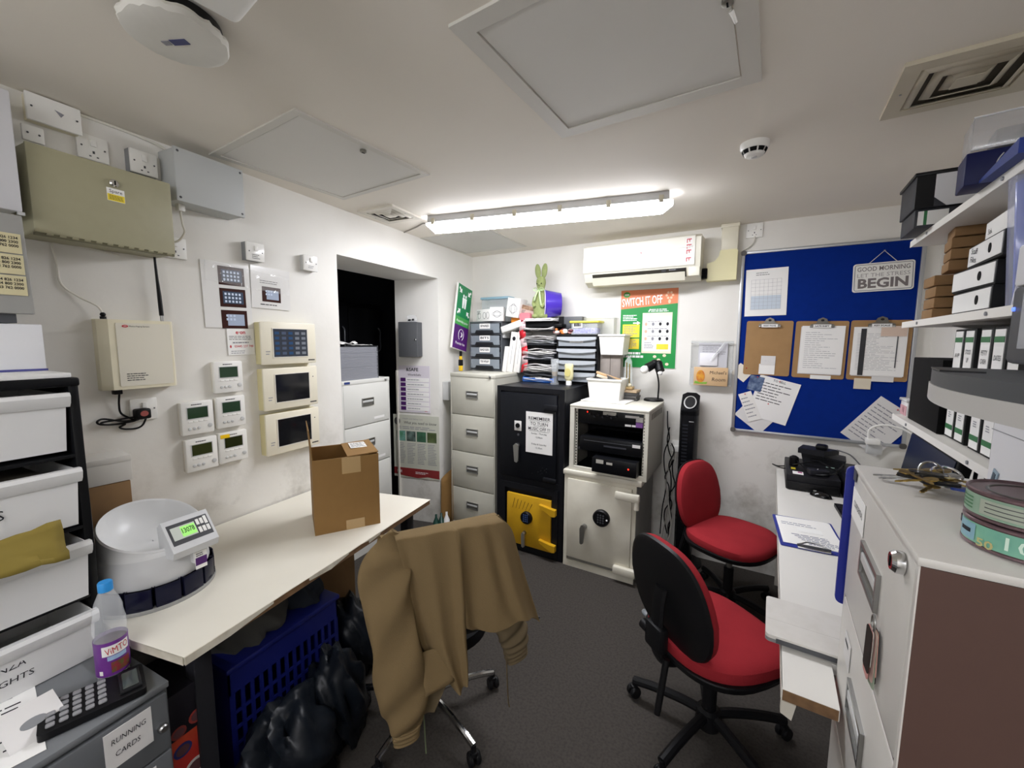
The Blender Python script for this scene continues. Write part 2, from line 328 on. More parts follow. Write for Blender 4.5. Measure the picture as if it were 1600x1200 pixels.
# grey junction box under the ceiling
jb = T('junction_box', 'large pale grey screwed junction box under the ceiling', 'box', LW(1.085, 2.16), RL)
jm = M('pale grey box', '#b9bcbb', .5)
B().box(-.13, .13, -.105, 0, 0, .2, .004).make('body', jm, jb); B().box(-.133, .133, -.121, -.106, -.003, .203, .004).make('lid', jm, jb)
for sx in (-1, 1):
    for sz in (.012, .188): B().lathe([(.005,-.121),(.004,-.1225)], 10, (sx*.12,0,sz), axis='y').make('screw', dgrey, jb)
B().box(-.105, -.08, -.07, -.045, -.028, 0, .003).make('cable_gland', white, jb)
tag(B().tube(spline([LW(.99,2.13,.06),LW(.99,2.08,.07),LW(1.0,2.05,.06),LW(.985,2.015,.04),LW(.955,2.0,.02),LW(.95,1.99,.012)]), .004, 8).make('cable', M('white cable', '#dedbd0', .5)), 'short white cable looping below the pale grey junction box', 'cable')
socket('switched_spur', 'double white spur plate below the grey junction box', LW(.985, 1.99), RL, .086, .086, rocker=True)
# plates in the top corner
sw = socket('blank_plate', 'wide cream blanking plate tight under the ceiling at far left', LW(.655, 2.352, .03), RL, .13, .086, rocker=False, slots=False); B().box(-.06, .06, 0, .03, -.04, .04).make('back_box', cream, sw)
B().prism([(.0,.012),(.022,.006),(.014,-.006)], -.013, -.012).make('flow_mark', greyink, sw)
ol2 = socket('blank_plate', 'small square cream plate just above the left end of the olive cabinet', LW(.60, 2.265, .03), RL, .05, .05, rocker=False, slots=False)
socket('fused_spur', 'white fused spur above the olive cabinet, under the cream plate', LW(.755, 2.29), RL, .086, .086)
sp = socket('fused_spur', 'white spur with dark sides above the right half of the olive cabinet', LW(.89, 2.285, .03), RL, .086, .086, rocker=True); B().box(-.042,.042,0,.03,-.042,.042).make('back_box', mgrey, sp)
socket('blank_plate', 'white plate tucked behind the left end of the grey junction box', LW(.963, 2.29), RL, .07, .086, rocker=False, slots=False)
tag(B().tube(spline([LW(.7,2.392,.006),LW(.85,2.393,.006),LW(.95,2.385,.008),LW(1.0,2.37,.01),LW(1.1,2.368,.008)]), .005, 6).make('ceiling_cable', M('white cable', '#dedbd0', .5)), 'white cable run along the top edge of the left wall', 'cable')
# two lit switches
s1 = socket('wall_switch', 'white metal clad switch above the screenshot sheets', LW(1.308, 2.033, .03), RL, .088, .088, cat='switch', slots=False); B().box(-.042,.042,0,.03,-.042,.042).make('back_box', mgrey, s1); lines(s1, ink, -.02, .02, -.035, -.01, 3, -.0128, .3, 4)
s2 = socket('wall_switch', 'white switch left of the doorway opening', LW(1.62, 2.033, .025), RL, .088, .084, cat='switch', slots=False); B().box(-.04,.04,0,.025,-.04,.04).make('back_box', lgrey, s2); lines(s2, greyink, -.02, .02, -.03, -.012, 2, -.0128, .3, 4)
# paging transmitter
pg = T('paging_transmitter', 'off white wall transmitter box with black aerial and small red logo', 'transmitter', LW(.826, 1.42), RL)
B().prism([(-.118,0),(-.118,-.03),(-.095,-.058),(.1,-.058),(.118,-.03),(.118,0)], 0, .262, 'z').make('casing', cream, pg)
B().prism(rrect(-.075,.095,.012,.25,.004), -.0605, -.058).make('front_panel', M('transmitter front', '#ddd8c8', .45), pg)
B().prism(ell(-.048,.238,.009,.005), -.062, -.0605).make('logo', red_m, pg); txt('LRS', .006, wtxt, pg, -.048, -.0623, .238); txt('Maitre Paging System', .0075, ink, pg, -.037, -.0611, .238, align='LEFT')
lines(pg, ink, -.055, .012, .03, .062, 4, -.0611, .35, 9, rag=.3)
an = B().cyl((.085,-.03,.262),(.084,-.03,.285),.006).make('aerial', steel, pg); B().tube([(.084,-.03,.285),(.082,-.03,.36),(.079,-.03,.43),(.077,-.03,.495),(.076,-.03,.55)], [.0075,.0072,.005,.0042,.004], 10).make('aerial_sleeve', black, an)
B().cyl((-.096,-.03,.262),(-.096,-.03,.272),.009).make('cable_gland', black, pg); B().ball((-.096,-.03,.279), .0085, 12).make('gland_nut', black, pg)
B().box(-.09,-.065,-.045,-.02,-.018,0,.003).make('power_connector', black, pg)
tag(B().tube(spline([LW(.73,1.705,.03),LW(.715,1.73,.03),LW(.675,1.76,.01),LW(.637,1.80,.006),LW(.632,1.87,.006),LW(.625,1.925,.006),LW(.64,1.938,.006),LW(.67,1.94,.006),LW(.8,1.925,.006)]), .0035, 8).make('aerial_cable', M('white cable', '#dedbd0', .5)), 'thin white cable running from the wall transmitter up to the olive cabinet', 'cable')
sk = socket('wall_socket', 'white wall socket with a black plug below the transmitter', LW(.835, 1.331), RL, .088, .088)
pl = T('power_adapter', 'black plug adapter with a red label, in the socket below the transmitter', 'plug', LW(.818, 1.318, .012), RL)
B().box(-.024,.024,-.038,0,-.022,.02,.008,3).make('body', black, pl); B().prism(ell(0,.001,.013,.011), -.0388, -.038).make('label', M('dull red', '#a2514b', .6), pl)
cp = [LW(.755,1.402,.03),LW(.755,1.36,.02),LW(.762,1.325,.012),LW(.79,1.30,.012),LW(.80,1.29,.014),LW(.74,1.287,.012),LW(.70,1.293,.014),LW(.69,1.305,.016),LW(.71,1.312,.012),LW(.76,1.296,.018),LW(.81,1.293,.016),LW(.80,1.305,.02),LW(.74,1.303,.02),LW(.70,1.30,.02),LW(.715,1.29,.02),LW(.77,1.283,.012),LW(.755,1.272,.008),LW(.77,1.262,.008),LW(.805,1.258,.008),LW(.825,1.268,.01),LW(.83,1.297,.03)]
tag(B().tube(spline(cp, 6), .0035, 8).make('adapter_lead', black), 'bunched black adapter lead looped below the wall transmitter', 'lead')
# wall mounted boxes at the left frame edge
wb = T('consumer_unit', 'white metal wall box cut off by the left frame edge, above the grey document sheet', 'box', LW(.30, 1.985), RL)
B().box(-.24,.215,-.17,0,0,.33,.004).make('body', lgrey, wb); B().box(-.24,.218,-.185,-.171,-.004,.334,.005).make('cover', M('unit cover', '#cfcfd2', .4), wb); B().box(.208,.222,-.183,-.172,-.012,-.003).make('catch', lgrey, wb)
ds = T('document_stand', 'grey plastic wall stand showing three cream number cards, at the left frame edge', 'stand', LW(.26, 1.665), RL)
B().box(-.2,.232,-.28,-.262,0,.275,.002).rx(-3).make('back_sheet', M('sheet grey', '#9c9c98', .45), ds); B().box(-.2,.20,-.262,0,-.012,.02).make('bracket', dgrey, ds)
for i in range(3):
    z = .065+i*.058; c = B().box(-.19,.222,-.284+z*.05,-.282+z*.05,z,z+.054).make('number_card', M('card cream', '#d0c79f', .7), ds)
    for k in range(3): txt(['0844 826 1234','0844 800 2300','0203 762 0000'][k], .0105, ink, c, .188, -.2846+z*.05, z+.042-k*.011, bold=.02, w=.056)
    lines(c, ink, -.1, .05, z+.012, z+.046, 3, -.2846+z*.05, .3, 20+i)
wbx = T('white_carton', 'plain white carton standing on the white drawer tower', 'box', (-1.77, .285, 1.516), RL)
B().box(-.24,.222,-.005,.13,0,.135,.003).make('carton', M('white carton', '#dcdde0', .6), wbx); B().box(-.24,.224,-.007,.0,0,.006).make('blue_base', M('blue edge', '#4b4c8c', .5), wbx)
# laminated sheets
lam = M('laminated paper', '#e6e5e2', .14)
def sheet(name, label, cat, y, z, w, h, tilt, off=.003, mat=None):
    t = T(name, label, cat, LW(y, z, off), rot=(0, tilt, RL)); B().box(-w/2, w/2, -.0014, 0, -h/2, h/2).make('sheet', mat or lam, t); return t
def pic(t, x, z, w, h, seed, screen):
    p = B().box(x-w/2, x+w/2, -.0020, -.0014, z-h/2, z+h/2).make('picture', M('brown photo', '#3c211c', .2), t)
    if screen == 0: B().box(x-w*.38, x+w*.4, -.0026, -.0020, z-h*.32, z+h*.34).make('screen_photo', M('photo screen', '#39485e', .2), p)
    else: B().box(x-w*.27, x+w*.38, -.0026, -.0020, z-h*.34, z+h*.28).make('screen_photo', M('photo screen pale', '#a9b6cc', .2), p)
    b = B(); R = random.Random(seed)
    for r in range(2 if screen else 3):
        for k in range(5 if screen == 0 else 3):
            cx = x-w*.28+k*w*.135; cz = z+h*.2-r*h*.2
            b.add([(cx-w*.04,-.0029,cz-h*.06),(cx+w*.04,-.0029,cz-h*.06),(cx+w*.04,-.0029,cz+h*.06),(cx-w*.04,-.0029,cz+h*.06)],[(0,1,2,3)])
    b.make('screen_icons', M('pale blue print', '#c9d6ea', .4), p)
a = sheet('instruction_sheet', 'laminated sheet with three stacked screen photos, left one of the pair', 'sheet', 1.188, 1.815, .213, .298, -1)
for i in range(3): pic(a, .022, .09-.1*i, .118, .085, i, 0 if i < 2 else 1)
a = sheet('instruction_sheet', 'laminated sheet with a single screen photo, right one of the pair', 'sheet', 1.402, 1.87, .208, .205, 1, .004)
pic(a, -.0, -.03, .1, .075, 5, 1); lines(a, ink, -.06, .06, -.09, -.075, 1, -.0018, .3, 6); lines(a, ink, -.06, .05, .02, .04, 2, -.0018, .3, 7)
R = random.Random(4); hs = [[R.uniform(0,.0035) for _ in range(40)] for _ in range(8)]
fl = T('plastic_film', 'crinkled clear plastic film over the tops of the two instruction sheets', 'film', LW(1.295, 1.905, .009), RL)
B().grid(39, 7, lambda u, v: ((u-.5)*.40, -hs[int(v*7)][int(u*39)], (v-.5)*.09-.03*(u-.5))).make('film', M('crinkle film','#ffffff',.04,alpha=.16,spec=1), fl, ang=20)
e = sheet('energy_notice', 'white notice with red heading and a red phone number, under the laminated sheets', 'notice', 1.235, 1.6, .125, .125, -1, .003, paper)
txt('e·on', .026, red_m, e, 0, -.0018, .045, bold=.03); txt('03445 237 748', .0155, red_m, e, .012, -.0018, -.022, w=.09, bold=.01); lines(e, ink, -.055, .055, .008, .03, 3, -.0018, .3, 8); lines(e, greyink, -.04, .05, -.01, .002, 1, -.0018, .5, 9); lines(e, greyink, -.05, .03, -.058, -.04, 2, -.0018, .35, 10); B().prism(ell(-.05,-.022,.004,.007,8), -.002, -.0014).make('phone_mark', red_m, e)
# thermostats
lcd_g = M('green lcd', '#27402c', .15); lcd_d = M('dark olive lcd', '#222a14', .15)
def thermostat(label, y, z, mat, note=False, keys=3):
    t = T('thermostat', label, 'thermostat', LW(y, z), rot=(0, 0, RL), group='thermostats on the left wall')
    B().box(-.062,.062,-.012,0,-.07,.07,.003).make('back_plate', offw, t); B().box(-.064,.064,-.032,-.012,-.073,.073,.006).make('casing', white, t)
    B().frame(-.044,.042,-.004,.05,.003,-.0335,-.032).make('display_frame', lgrey, t); B().box(-.041,.039,-.0330,-.032,-.001,.047).make('display', mat, t)
    for k in range(4): B().box(-.04+k*.02,-.023+k*.02,-.034,-.032,-.018,-.011,.001).make('soft_key', white_gl, t)
    for k in range(keys): B().lathe([(.0065,-.032),(.0065,-.0345),(.005,-.0355)], 14, (-.036+k*.018,0,-.045), axis='y').make('button', lgrey, t)
    B().lathe([(.0095,-.032),(.0095,-.034),(.007,-.035)], 16, (.045,0,-.04), axis='y').make('dial', lgrey, t); lines(t, ink, -.025, .02, .055, .063, 1, -.0323, .5, 3)
    if note: B().box(-.058,-.018,-.0338,-.0320,.047,.064).make('yellow_tag', M('tag yellow', '#f2c500', .5), t)
thermostat('thermostat with a green screen set alone above the other four', 1.153, 1.437, lcd_g)
thermostat('left thermostat with a green screen in the middle row', 1.013, 1.268, lcd_g)
thermostat('right thermostat with a green screen in the middle row, next to the touch panels', 1.155, 1.273, lcd_g)
thermostat('left thermostat with an olive screen in the bottom row', 1.02, 1.103, M('olive lcd', '#323a1e', .15))
thermostat('thermostat with a yellow tag over its dark screen', 1.155, 1.106, lcd_d, True)
# touch panels
def panel(label, z, kind):
    t = T('touch_panel', label, 'control panel', LW(1.458, z), RL, group='touch panels on the left wall')
    B().box(-.155,.155,-.04,0,-.105,.105,.004).make('housing', yellowed, t); B().box(-.158,.158,-.052,-.04,-.108,.108,.006).make('bezel', M('ivory plastic','#e6e0cc',.4), t)
    B().frame(-.098,.106,-.073,.078,.004,-.0545,-.052).make('screen_frame', offw, t)
    s = B().box(-.094,.102,-.0530,-.052,-.069,.074).make('screen', M('dark touch glass', '#17181b', .08), t)
    if kind == 0:
        B().box(-.094,.102,-.0534,-.053,-.069,.074).make('lit_page', M('lit screen page', '#343a44', .15, emit=.05), s)
        for c in range(5):
            x = -.088+c*.038; b = B()
            for r in range(5): b.box(x+.003,x+.027,-.0540,-.0534,.046-r*.026,.06-r*.026)
            b.make('icon_column', [M('icon blue','#27486f',.2,emit=.05),M('icon dusk','#4a566c',.2,emit=.05),M('icon blue'),M('icon pale','#737a84',.2,emit=.05),M('icon pale')][c], s)
    else: B().lathe([(.003,-.052),(.003,-.0535)], 8, (.128,0,.05), axis='y').make('indicator', dgrey, t)
    lines(t, greyink, -.135, -.11, -.06, -.035, 2, -.0523, .4, 4); lines(t, ink, .105, .145, -.095, -.086, 1, -.0524, .7, 5, rag=0)
panel('uppermost of three cream touch panels, its screen showing a grid of icons', 1.592, 0)
panel('middle of three cream touch panels, screen dark with a grey reflection', 1.358, 1)
panel('lowest of three cream touch panels, right above the cardboard box', 1.125, 2)
# ---- doorway recess
fm_grey = M('putty grey enamel', '#c9c7ba', .45, noise=.12, scale=12, col2='#b3b0a2'); fm_white = M('pale enamel', '#dcdcd6', .42)
def filing_cabinet(label, loc, rz, w, d, h, mat, handle='recess', n=4, side=None, top_h=.03):
    t = T('filing_cabinet', label, 'cabinet', loc, rz); side = side or mat
    B().box(-w/2, w/2, .02 if side is mat else .003, d, 0, h-top_h).make('body', side, t); B().box(-w/2-.002, w/2+.002, -.002, d, h-top_h, h, .004).make('top', mat, t)
    B().box(-w/2, w/2, .0, .02, 0, .06).make('plinth', mat, t)
    dh = (h-top_h-.06)/n
    for i in range(n):
        z0 = .06+i*dh
        dr = B().box(-w/2+.012, w/2-.012, -.0, .02, z0+.003, z0+dh-.004, .004).make('drawer', mat, t)
        zc = z0+dh*.55; hw, hh = .052, .024
        B().frame(-hw-.006, hw+.006, zc-hh-.005, zc+hh+.005, .006, -.007, .002).make('handle', steel, dr)
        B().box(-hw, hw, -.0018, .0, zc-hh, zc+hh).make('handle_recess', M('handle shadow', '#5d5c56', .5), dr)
        B().box(-hw, hw, -.006, -.001, zc-.004, zc+.012, .002).make('handle_grip', lgrey, dr)
    B().frame(-w/2, w/2, .06, h-top_h, .011, .001, .02 if side is mat else .003).make('front_frame', mat, t)
    B().lathe([(.009,-.002),(.009,-.012),(.006,-.015)], 14, (w/2-.045, 0, h-top_h*.55), axis='y').make('lock', steel, t)
    return t
dc = filing_cabinet('pale filing cabinet inside the doorway opening, a grey file block on top', (-2.25, 2.265, 0), RL, .47, .58, 1.325, fm_white)
B().box(-.215,-.165,-.0035,-.002,1.302,1.318).make('badge', M('badge blue', '#2b3f7c', .4), dc)
for zz in (1.0, .69): B().box(.06,.17,-.0012,0,zz+.015,zz+.032).make('label_strip', paper, dc)
fb = T('file_block', 'block of stacked grey suspension folders on the doorway cabinet', 'folders', (-2.265, 2.21, 1.325), RL)
gm = M('folder grey', '#8e9097', .6); R = random.Random(3)
b = B()
for i in range(30): b.box(-.185+R.uniform(-.002,.002), .185+R.uniform(-.003,.003), R.uniform(0,.004), .32, i*.0079, i*.0079+.0066)
b.make('folders', gm, fb, ang=0, kind='stuff')
B().box(.186,.192,.0,.32,0,.245).make('end_board', dgrey, fb)
for i, (x, y, r, s, lb) in enumerate(((-.05,.05,8,1,'crumpled white paper bag on the grey folders in the doorway'), (.1,.02,-12,.6,'loose white sheet at the right end of the grey folders in the doorway'))):
    p = T('loose_paper', lb, 'paper', (-2.28-y, 2.16+x+.0, 1.573), RL+r); Q = random.Random(i)
    hs = [[Q.uniform(0,.03) if i == 0 else Q.uniform(0,.006) for _ in range(9)] for _ in range(9)]
    B().grid(8, 8, lambda u, v: ((u-.5)*.26*s, (v-.2)*.2, .002+hs[int(v*8)][int(u*8)]*(1 if s == 1 else .8))).make('sheet', paper, p, solid=.0015)
dl = T('dark_locker', 'black locker with two curved door handles in the dark store behind the doorway', 'locker', (-3.15, 2.75, 0), RL)
B().box(-.75,.65,.0,.25,0,1.98,.01).make('body', black_m, dl)
for i, x in enumerate((-.75+.005, -.28, .19)):
    dd = B().box(x, x+.46, -.02, 0, .05, 1.93, .004).make('door', M('locker black', '#141417', .35), dl)
    B().tube(spline([(x+.39,-.02,1.5),(x+.385,-.05,1.53),(x+.38,-.055,1.62),(x+.385,-.05,1.71),(x+.39,-.02,1.74)],5), .007, 8).make('handle', M('handle grey', '#6d6f75', .3), dd)
# jamb of the opening: local frame along the right reveal, facing the camera
JR = math.degrees(math.atan2(.057, .404))               # reveal runs from the room edge to (-.404,-.057)
def JB(d, z, off=.0): d -= .03; k = rad(JR); return (XL-cos(k)*d+sin(k)*off, 2.864-sin(k)*d-cos(k)*off, z)
kb = T('key_cabinet', 'dark grey key cabinet on the reveal of the doorway opening', 'cabinet', JB(.27, 1.475), JR)
B().box(-.088,.088,-.075,0,0,.29,.006).make('body', dgrey, kb); B().box(-.093,.09,-.088,-.076,-.002,.292,.006).make('door', M('charcoal enamel', '#55575a', .4), kb)
lk = B().lathe([(.008,-.088),(.008,-.095),(.005,-.097)], 12, (.075,0,.145), axis='y').make('lock', chrome, kb)
tb = T('tag_bundle', 'small clear bag with dark tags on top of the grey key cabinet', 'bag', JB(.25, 1.768, .05), JR)
B().ball((-.02,0,.012), .014, 10, (1.5,.8,.8)).ball((.012,0,.014), .013, 10, (1.2,.8,1)).make('tags', black, tb); B().grid(6,6,lambda u,v:((u-.5)*.09+.01*sin(v*5), -.012+.02*v, v*.06*(1-.3*abs(u-.5)))).make('clear_bag', clear('thin film','#f4f6f8',.35), tb)
def jposter(name, label, d, z, w, h, off=.003): t = T(name, label, 'poster', JB(d, z, off), JR); return t
ws = jposter('safety_planner', 'white wall planner with purple day tabs on the doorway reveal', .265, 1.19, .3, .41)
B().box(-.155,.15,-.002,0,-.205,.205).make('sheet', M('lilac paper', '#d6d0d8', .6), ws); txt('&SAFE', .04, ink, ws, -.02, -.0025, .17, w=.12, bold=.02); txt('WorkSafe', .026, ink, ws, -.0, -.0025, .125, w=.13)
for i in range(7):
    z = .082-i*.042; r = B().box(-.135,.14,-.0035,-.002,z-.017,z+.017).make('row', paper, ws); B().box(-.135,-.085,-.0045,-.0035,z-.016,z+.016).make('day_tab', purple_m, r); lines(r, greyink, -.07,.1,z-.01,z+.01,1,-.004,.3,i)
txt('safe', .018, red_m, ws, .11, -.0025, -.19)
hp_ = jposter('health_poster', 'worn safety law poster with four photos and a dark red foot', .25, .68, .46, .56)
B().box(-.235,.215,-.002,0,-.285,.28).make('sheet', M('aged poster', '#c9cabc', .35, noise=.25, scale=6, col2='#aeb0a0'), hp_); txt('What you need to know', .036, ink, hp_, .03, -.0025, .21, w=.32, shear=.2); txt('Health and Safety Law', .018, greyink, hp_, -.04, -.0025, .245, w=.2)
B().prism(ell(-.195,.22,.03,.035,12), -.003, -.002).make('crest', M('crest grey', '#4c4c4a', .5), hp_)
for i in range(4):
    x = -.16+i*.102; p = B().box(x-.045,x+.045,-.003,-.002,.045,.135).make('photo', M(['photo leaf','photo dusk','photo fern','photo wood'][i], ['#4f8a6a','#3c4a44','#3f6b50','#44532e'][i], .4, noise=.9, scale=14, col2=['#9cc6cf','#8ba39b','#1d3a2c','#7c8a5a'][i]), hp_)
for i in range(4): lines(hp_, greyink, -.2+i*.102, -.115+i*.102, -.16, .03, 13, -.0025, .4, i+30)
lines(hp_, greyink, -.2, .19, .15, .18, 2, -.0025, .4, 50)
B().prism([(-.235,-.2),(.215,-.2),(.215,-.275),(.1,-.268),(.0,-.285),(-.12,-.275),(-.235,-.262)], -.003, -.002).make('red_foot', M('dark red band', '#8a2a2c', .4), hp_); txt('HSE', .03, wtxt, hp_, -.18, -.0034, -.235); lines(hp_, wtxt, -.02, .12, -.25, -.225, 2, -.0034, .35, 60)
# sign leaning against the wall in the far left corner
sg = T('assembly_sign', 'tilted green and purple assembly point sign against the left wall', 'sign', (-1.975, 3.145, 1.815), rot=(0, 11.8, RL))
B().box(-.118,.118,-.006,.012,-.29,.29,.002).make('board', white, sg); B().box(-.112,.118,-.0075,-.006,.0,.285).make('green_panel', M('sign green', '#12864f', .35), sg); B().box(-.112,.118,-.0075,-.006,-.075,.0).make('light_green_panel', M('sign lime', '#4aa552', .35), sg); B().box(-.112,.118,-.0075,-.006,-.285,-.075).make('purple_panel', M('sign purple', '#552171', .35), sg)
txt('Assembly point', .033, wtxt, sg, .003, -.008, -.038, w=.19); txt('Premier Inn', .034, wtxt, sg, .003, -.008, -.235, w=.15)
b = B()
for sx, sz in ((-1,1),(1,1),(-1,-1),(1,-1)):
    cx, cz = .003+sx*.075, .14+sz*.095
    m = Matrix.Translation((cx,0,cz)) @ Matrix.Rotation(math.atan2(-sz*-1, -sx*1), 4, 'Y')
    q = B().prism([(-.03,-.009),(.002,-.009),(.002,-.026),(.032,0),(.002,.026),(.002,.009),(-.03,.009)], -.0084, -.0075); ang = math.atan2(-sz, -sx)
    for p in [(cx+a*cos(ang)-c*sin(ang), y, cz+a*sin(ang)+c*cos(ang)) for a, y, c in q.v]: b.v.append(p)
    k = len(b.v)-len(q.v); b.f += [tuple(i+k for i in f) for f in q.f]
b.make('arrow', wtxt, sg)
for px_ in (-.014, .022):
    B().prism(ell(px_,.195,.011,.014,12), -.0084, -.0075).prism([(px_-.017,.178),(px_+.017,.178),(px_+.015,.13),(px_+.01,.085),(px_-.01,.085),(px_-.015,.13)], -.0084, -.0075).make('figure', wtxt, sg)
cr = [(.003+.042*cos(rad(a)), -.155+.05*sin(rad(a))) for a in range(-60, 241, 20)]; B().tube([(p,-.0078,q) for p,q in cr], .0022, 5).make('badge_outline', wtxt, sg)
mo = [(.003+.022*cos(rad(a)), -.155+.022*sin(rad(a))) for a in range(-130, 131, 20)]+[(.003+.0+.016*cos(rad(a))-.008, -.155+.018*sin(rad(a))) for a in range(100, -101, -20)]
B().prism(mo, -.0084, -.0075).make('moon', wtxt, sg)
st = T('box_cutter', 'yellow and black handled cutter standing under the tilted sign', 'tool', (-1.93, 3.05, 1.347), -15)
B().box(-.016,.016,-.012,.012,0,.05,.004).make('yellow_handle', M('safety yellow', '#e6bd1c', .4), st); B().box(-.018,.018,-.014,.014,.046,.10,.005).make('black_grip', black, st); B().box(-.012,.012,-.009,.009,.10,.13,.003).make('yellow_end', MATS['safety yellow'], st); B().box(-.01,.01,-.008,.008,.13,.175,.002).make('black_end', black, st)
# ---------------------------------------------------------------- left desk and what stands on it
wood_chip = M('chipboard edge', '#7b5d3f', .85, noise=.6, scale=40, col2='#4d3824')
desk_m = M('cream laminate', '#e3dfd2', .32, noise=.2, scale=3, col2='#cfc9b8'); edge_m = M('cream edging', '#d8d2c2', .45, noise=.5, scale=18, col2='#9d8f78')
dk = T('desk', 'cream topped desk with a chipped front edge along the left wall', 'desk', (-1.66, 1.1, 0))
P = [(-1.245,.553),(-1.317,1.76),(-2.02,1.66),(-2.02,.524),(-1.455,.524)]; P = [(a+1.66, b-1.1) for a, b in P]
B().prism(P, .722, .745, 'z').make('desk_top', desk_m, dk)
def along(a, b, t): return (a[0]+(b[0]-a[0])*t, a[1]+(b[1]-a[1])*t)
b = B(); c = B(); R = random.Random(5)
ts = [0,.1,.22,.3,.34,.42,.5,.56,.6,.66,.74,.82,.9,1]
for i in range(len(ts)-1):                              # edging strip, broken off in places
    p, q = along(P[0], P[1], ts[i]), along(P[0], P[1], ts[i+1]); lo = [.722,.722,.744,.7452,.733,.723,.742,.7452,.728,.741,.7452,.7452,.7452][i]; lo2 = [.722,.736,.7452,.7452,.724,.738,.7452,.739,.736,.7452,.7452,.7452,.7452][i]
    b.add([(p[0],p[1],lo),(q[0],q[1],lo2),(q[0],q[1],.7455),(p[0],p[1],.7455),(p[0]+.004,p[1],lo),(q[0]+.004,q[1],lo2),(q[0]+.004,q[1],.7455),(p[0]+.004,p[1],.7455)], [(4,5,6,7),(3,2,6,7),(0,4,5,1),(0,3,7,4),(1,5,6,2)])
b.make('edge_strip', edge_m, dk, ang=0)
p, q = along(P[0],P[1],.01), along(P[0],P[1],.995); B().add([(p[0]+.0012,p[1],.7215),(q[0]+.0012,q[1],.7215),(q[0]+.0012,q[1],.7448),(p[0]+.0012,p[1],.7448)], [(0,1,2,3)]).make('bare_edge', wood_chip, dk, ang=0)
p, q = P[0], P[4]; B().add([(p[0],p[1]-.003,.722),(q[0],q[1]-.003,.722),(q[0],q[1]-.003,.7455),(p[0],p[1]-.003,.7455)], [(3,2,1,0)]).make('end_strip', edge_m, dk, ang=0)
for x, y in ((.30,-.46),(.23,.6),(-.3,-.5),(-.3,.48)): B().box(x-.025,x+.025,y-.025,y+.025,0,.722,.003).make('leg', M('desk leg', '#26262a', .5), dk)
B().box(-.32,-.30,-.48,.5,.62,.722).make('rail', MATS['desk leg'], dk); B().box(.235,.25,.0,.58,.66,.722).make('cable_rail', M('pale rail', '#cfcabc', .5), dk); B().box(.2505,.252,.33,.36,.675,.70).make('rail_slot', black, dk)
# coin counter
cm = M('counter shell', '#c9cacb', .38); cm2 = M('counter light shell', '#dcdddd', .35); navy = M('smoked navy plastic', '#16182e', .18, alpha=.9)
cc = T('coin_counter', 'grey coin counting machine with round hopper and navy coin cups on the left desk', 'coin counter', (-1.69, .69, .745), 90); cc.scale = (.87, .87, 1)
B().lathe([(.19,0),(.192,.006),(.19,.013)], 56).make('base', M('counter base', '#9a9b98', .5), cc)
for i in range(14):
    a = 2*pi*i/14; m = Matrix.Rotation(a+pi/2, 4, 'Z'); t = .04
    q = B().prism([(-.037,-.186),(0,-.19),(.037,-.186),(.030,-.12),(-.030,-.12)], .013, .02, 'z').box(-.037,.037,-.188,-.184,.014,.078,.001).box(-.037,-.034,-.186,-.12,.014,.08).box(.034,.037,-.186,-.12,.014,.08).tr(m)
    q.make('coin_cup', navy, cc)
B().lathe([(.12,.013),(.12,.09)], 40).make('core', black, cc)
B().lathe([(.172,.076),(.175,.084),(.170,.13),(.160,.165)], 56, cap=False).make('skirt', cm, cc)
pr = [(.160,.163),(.158,.2),(.156,.235),(.158,.252),(.153,.257),(.146,.252),(.13,.215),(.09,.185),(.04,.175),(0.001,.174)]
v = []; f = []; n = 56
for j, (r, z) in enumerate(pr):
    for i in range(n):
        a = 2*pi*i/n; k = max(0, min(1, (z-.17)/.08)); v.append((r*cos(a), r*sin(a), z - .02*k + k*.05*sin(a)))
for j in range(len(pr)-1):
    for i in range(n): f.append((j*n+i, j*n+(i+1)%n, (j+1)*n+(i+1)%n, (j+1)*n+i))
B().add(v, f).make('hopper', cm2, cc)
con = B().prism([(-.205,.155),(-.215,.18),(-.135,.268),(-.11,.25),(-.12,.155)], -.03, .125, 'x').make('console', cm, cc)
def onslope(x, t, lift): # point on the sloping face of the console
    y0, z0, y1, z1 = -.215, .18, -.135, .268; L_ = sqrt((y1-y0)**2+(z1-z0)**2); ny, nz = -(z1-z0)/L_, (y1-y0)/L_
    return (x, y0+(y1-y0)*t+ny*lift, z0+(z1-z0)*t+nz*lift)
def slab(x0, x1, t0, t1, l0, l1, name, mat, par):
    q = [onslope(x0,t0,l0),onslope(x1,t0,l0),onslope(x1,t1,l0),onslope(x0,t1,l0),onslope(x0,t0,l1),onslope(x1,t0,l1),onslope(x1,t1,l1),onslope(x0,t1,l1)]
    return B().add(q, [(0,3,2,1),(4,5,6,7),(0,1,5,4),(1,2,6,5),(2,3,7,6),(3,0,4,7)]).make(name, mat, par, ang=0)
slab(-.02, .116, .2, .85, 0, .001, 'control_panel', M('panel charcoal', '#3b3c40', .4), cc)
lcd = slab(-.012, .068, .34, .74, .001, .002, 'display', M('counter lcd', '#b7bdb4', .3, emit=.15), cc); sl = math.degrees(math.atan2(.088, .08))
p = onslope(.04, .55, .003); slab(.018, .066, .38, .7, .002, .0026, 'lit_area', M('lcd green glow', '#8fd06a', .3, emit=.6), lcd); txt('13078', .026, M('lcd ink', '#2c5a22', .4), cc, *p, rot=(sl,0,0), bold=.02, w=.042)
for i, (x, t, s) in enumerate(((.078,.68,1),(.078,.42,1),(.092,.68,1),(.092,.42,1),(.106,.68,1.4),(.106,.42,1))): slab(x-.005, x+.005, t-.09*s, t+.09*s, .001, .003, 'button', white_gl, cc)
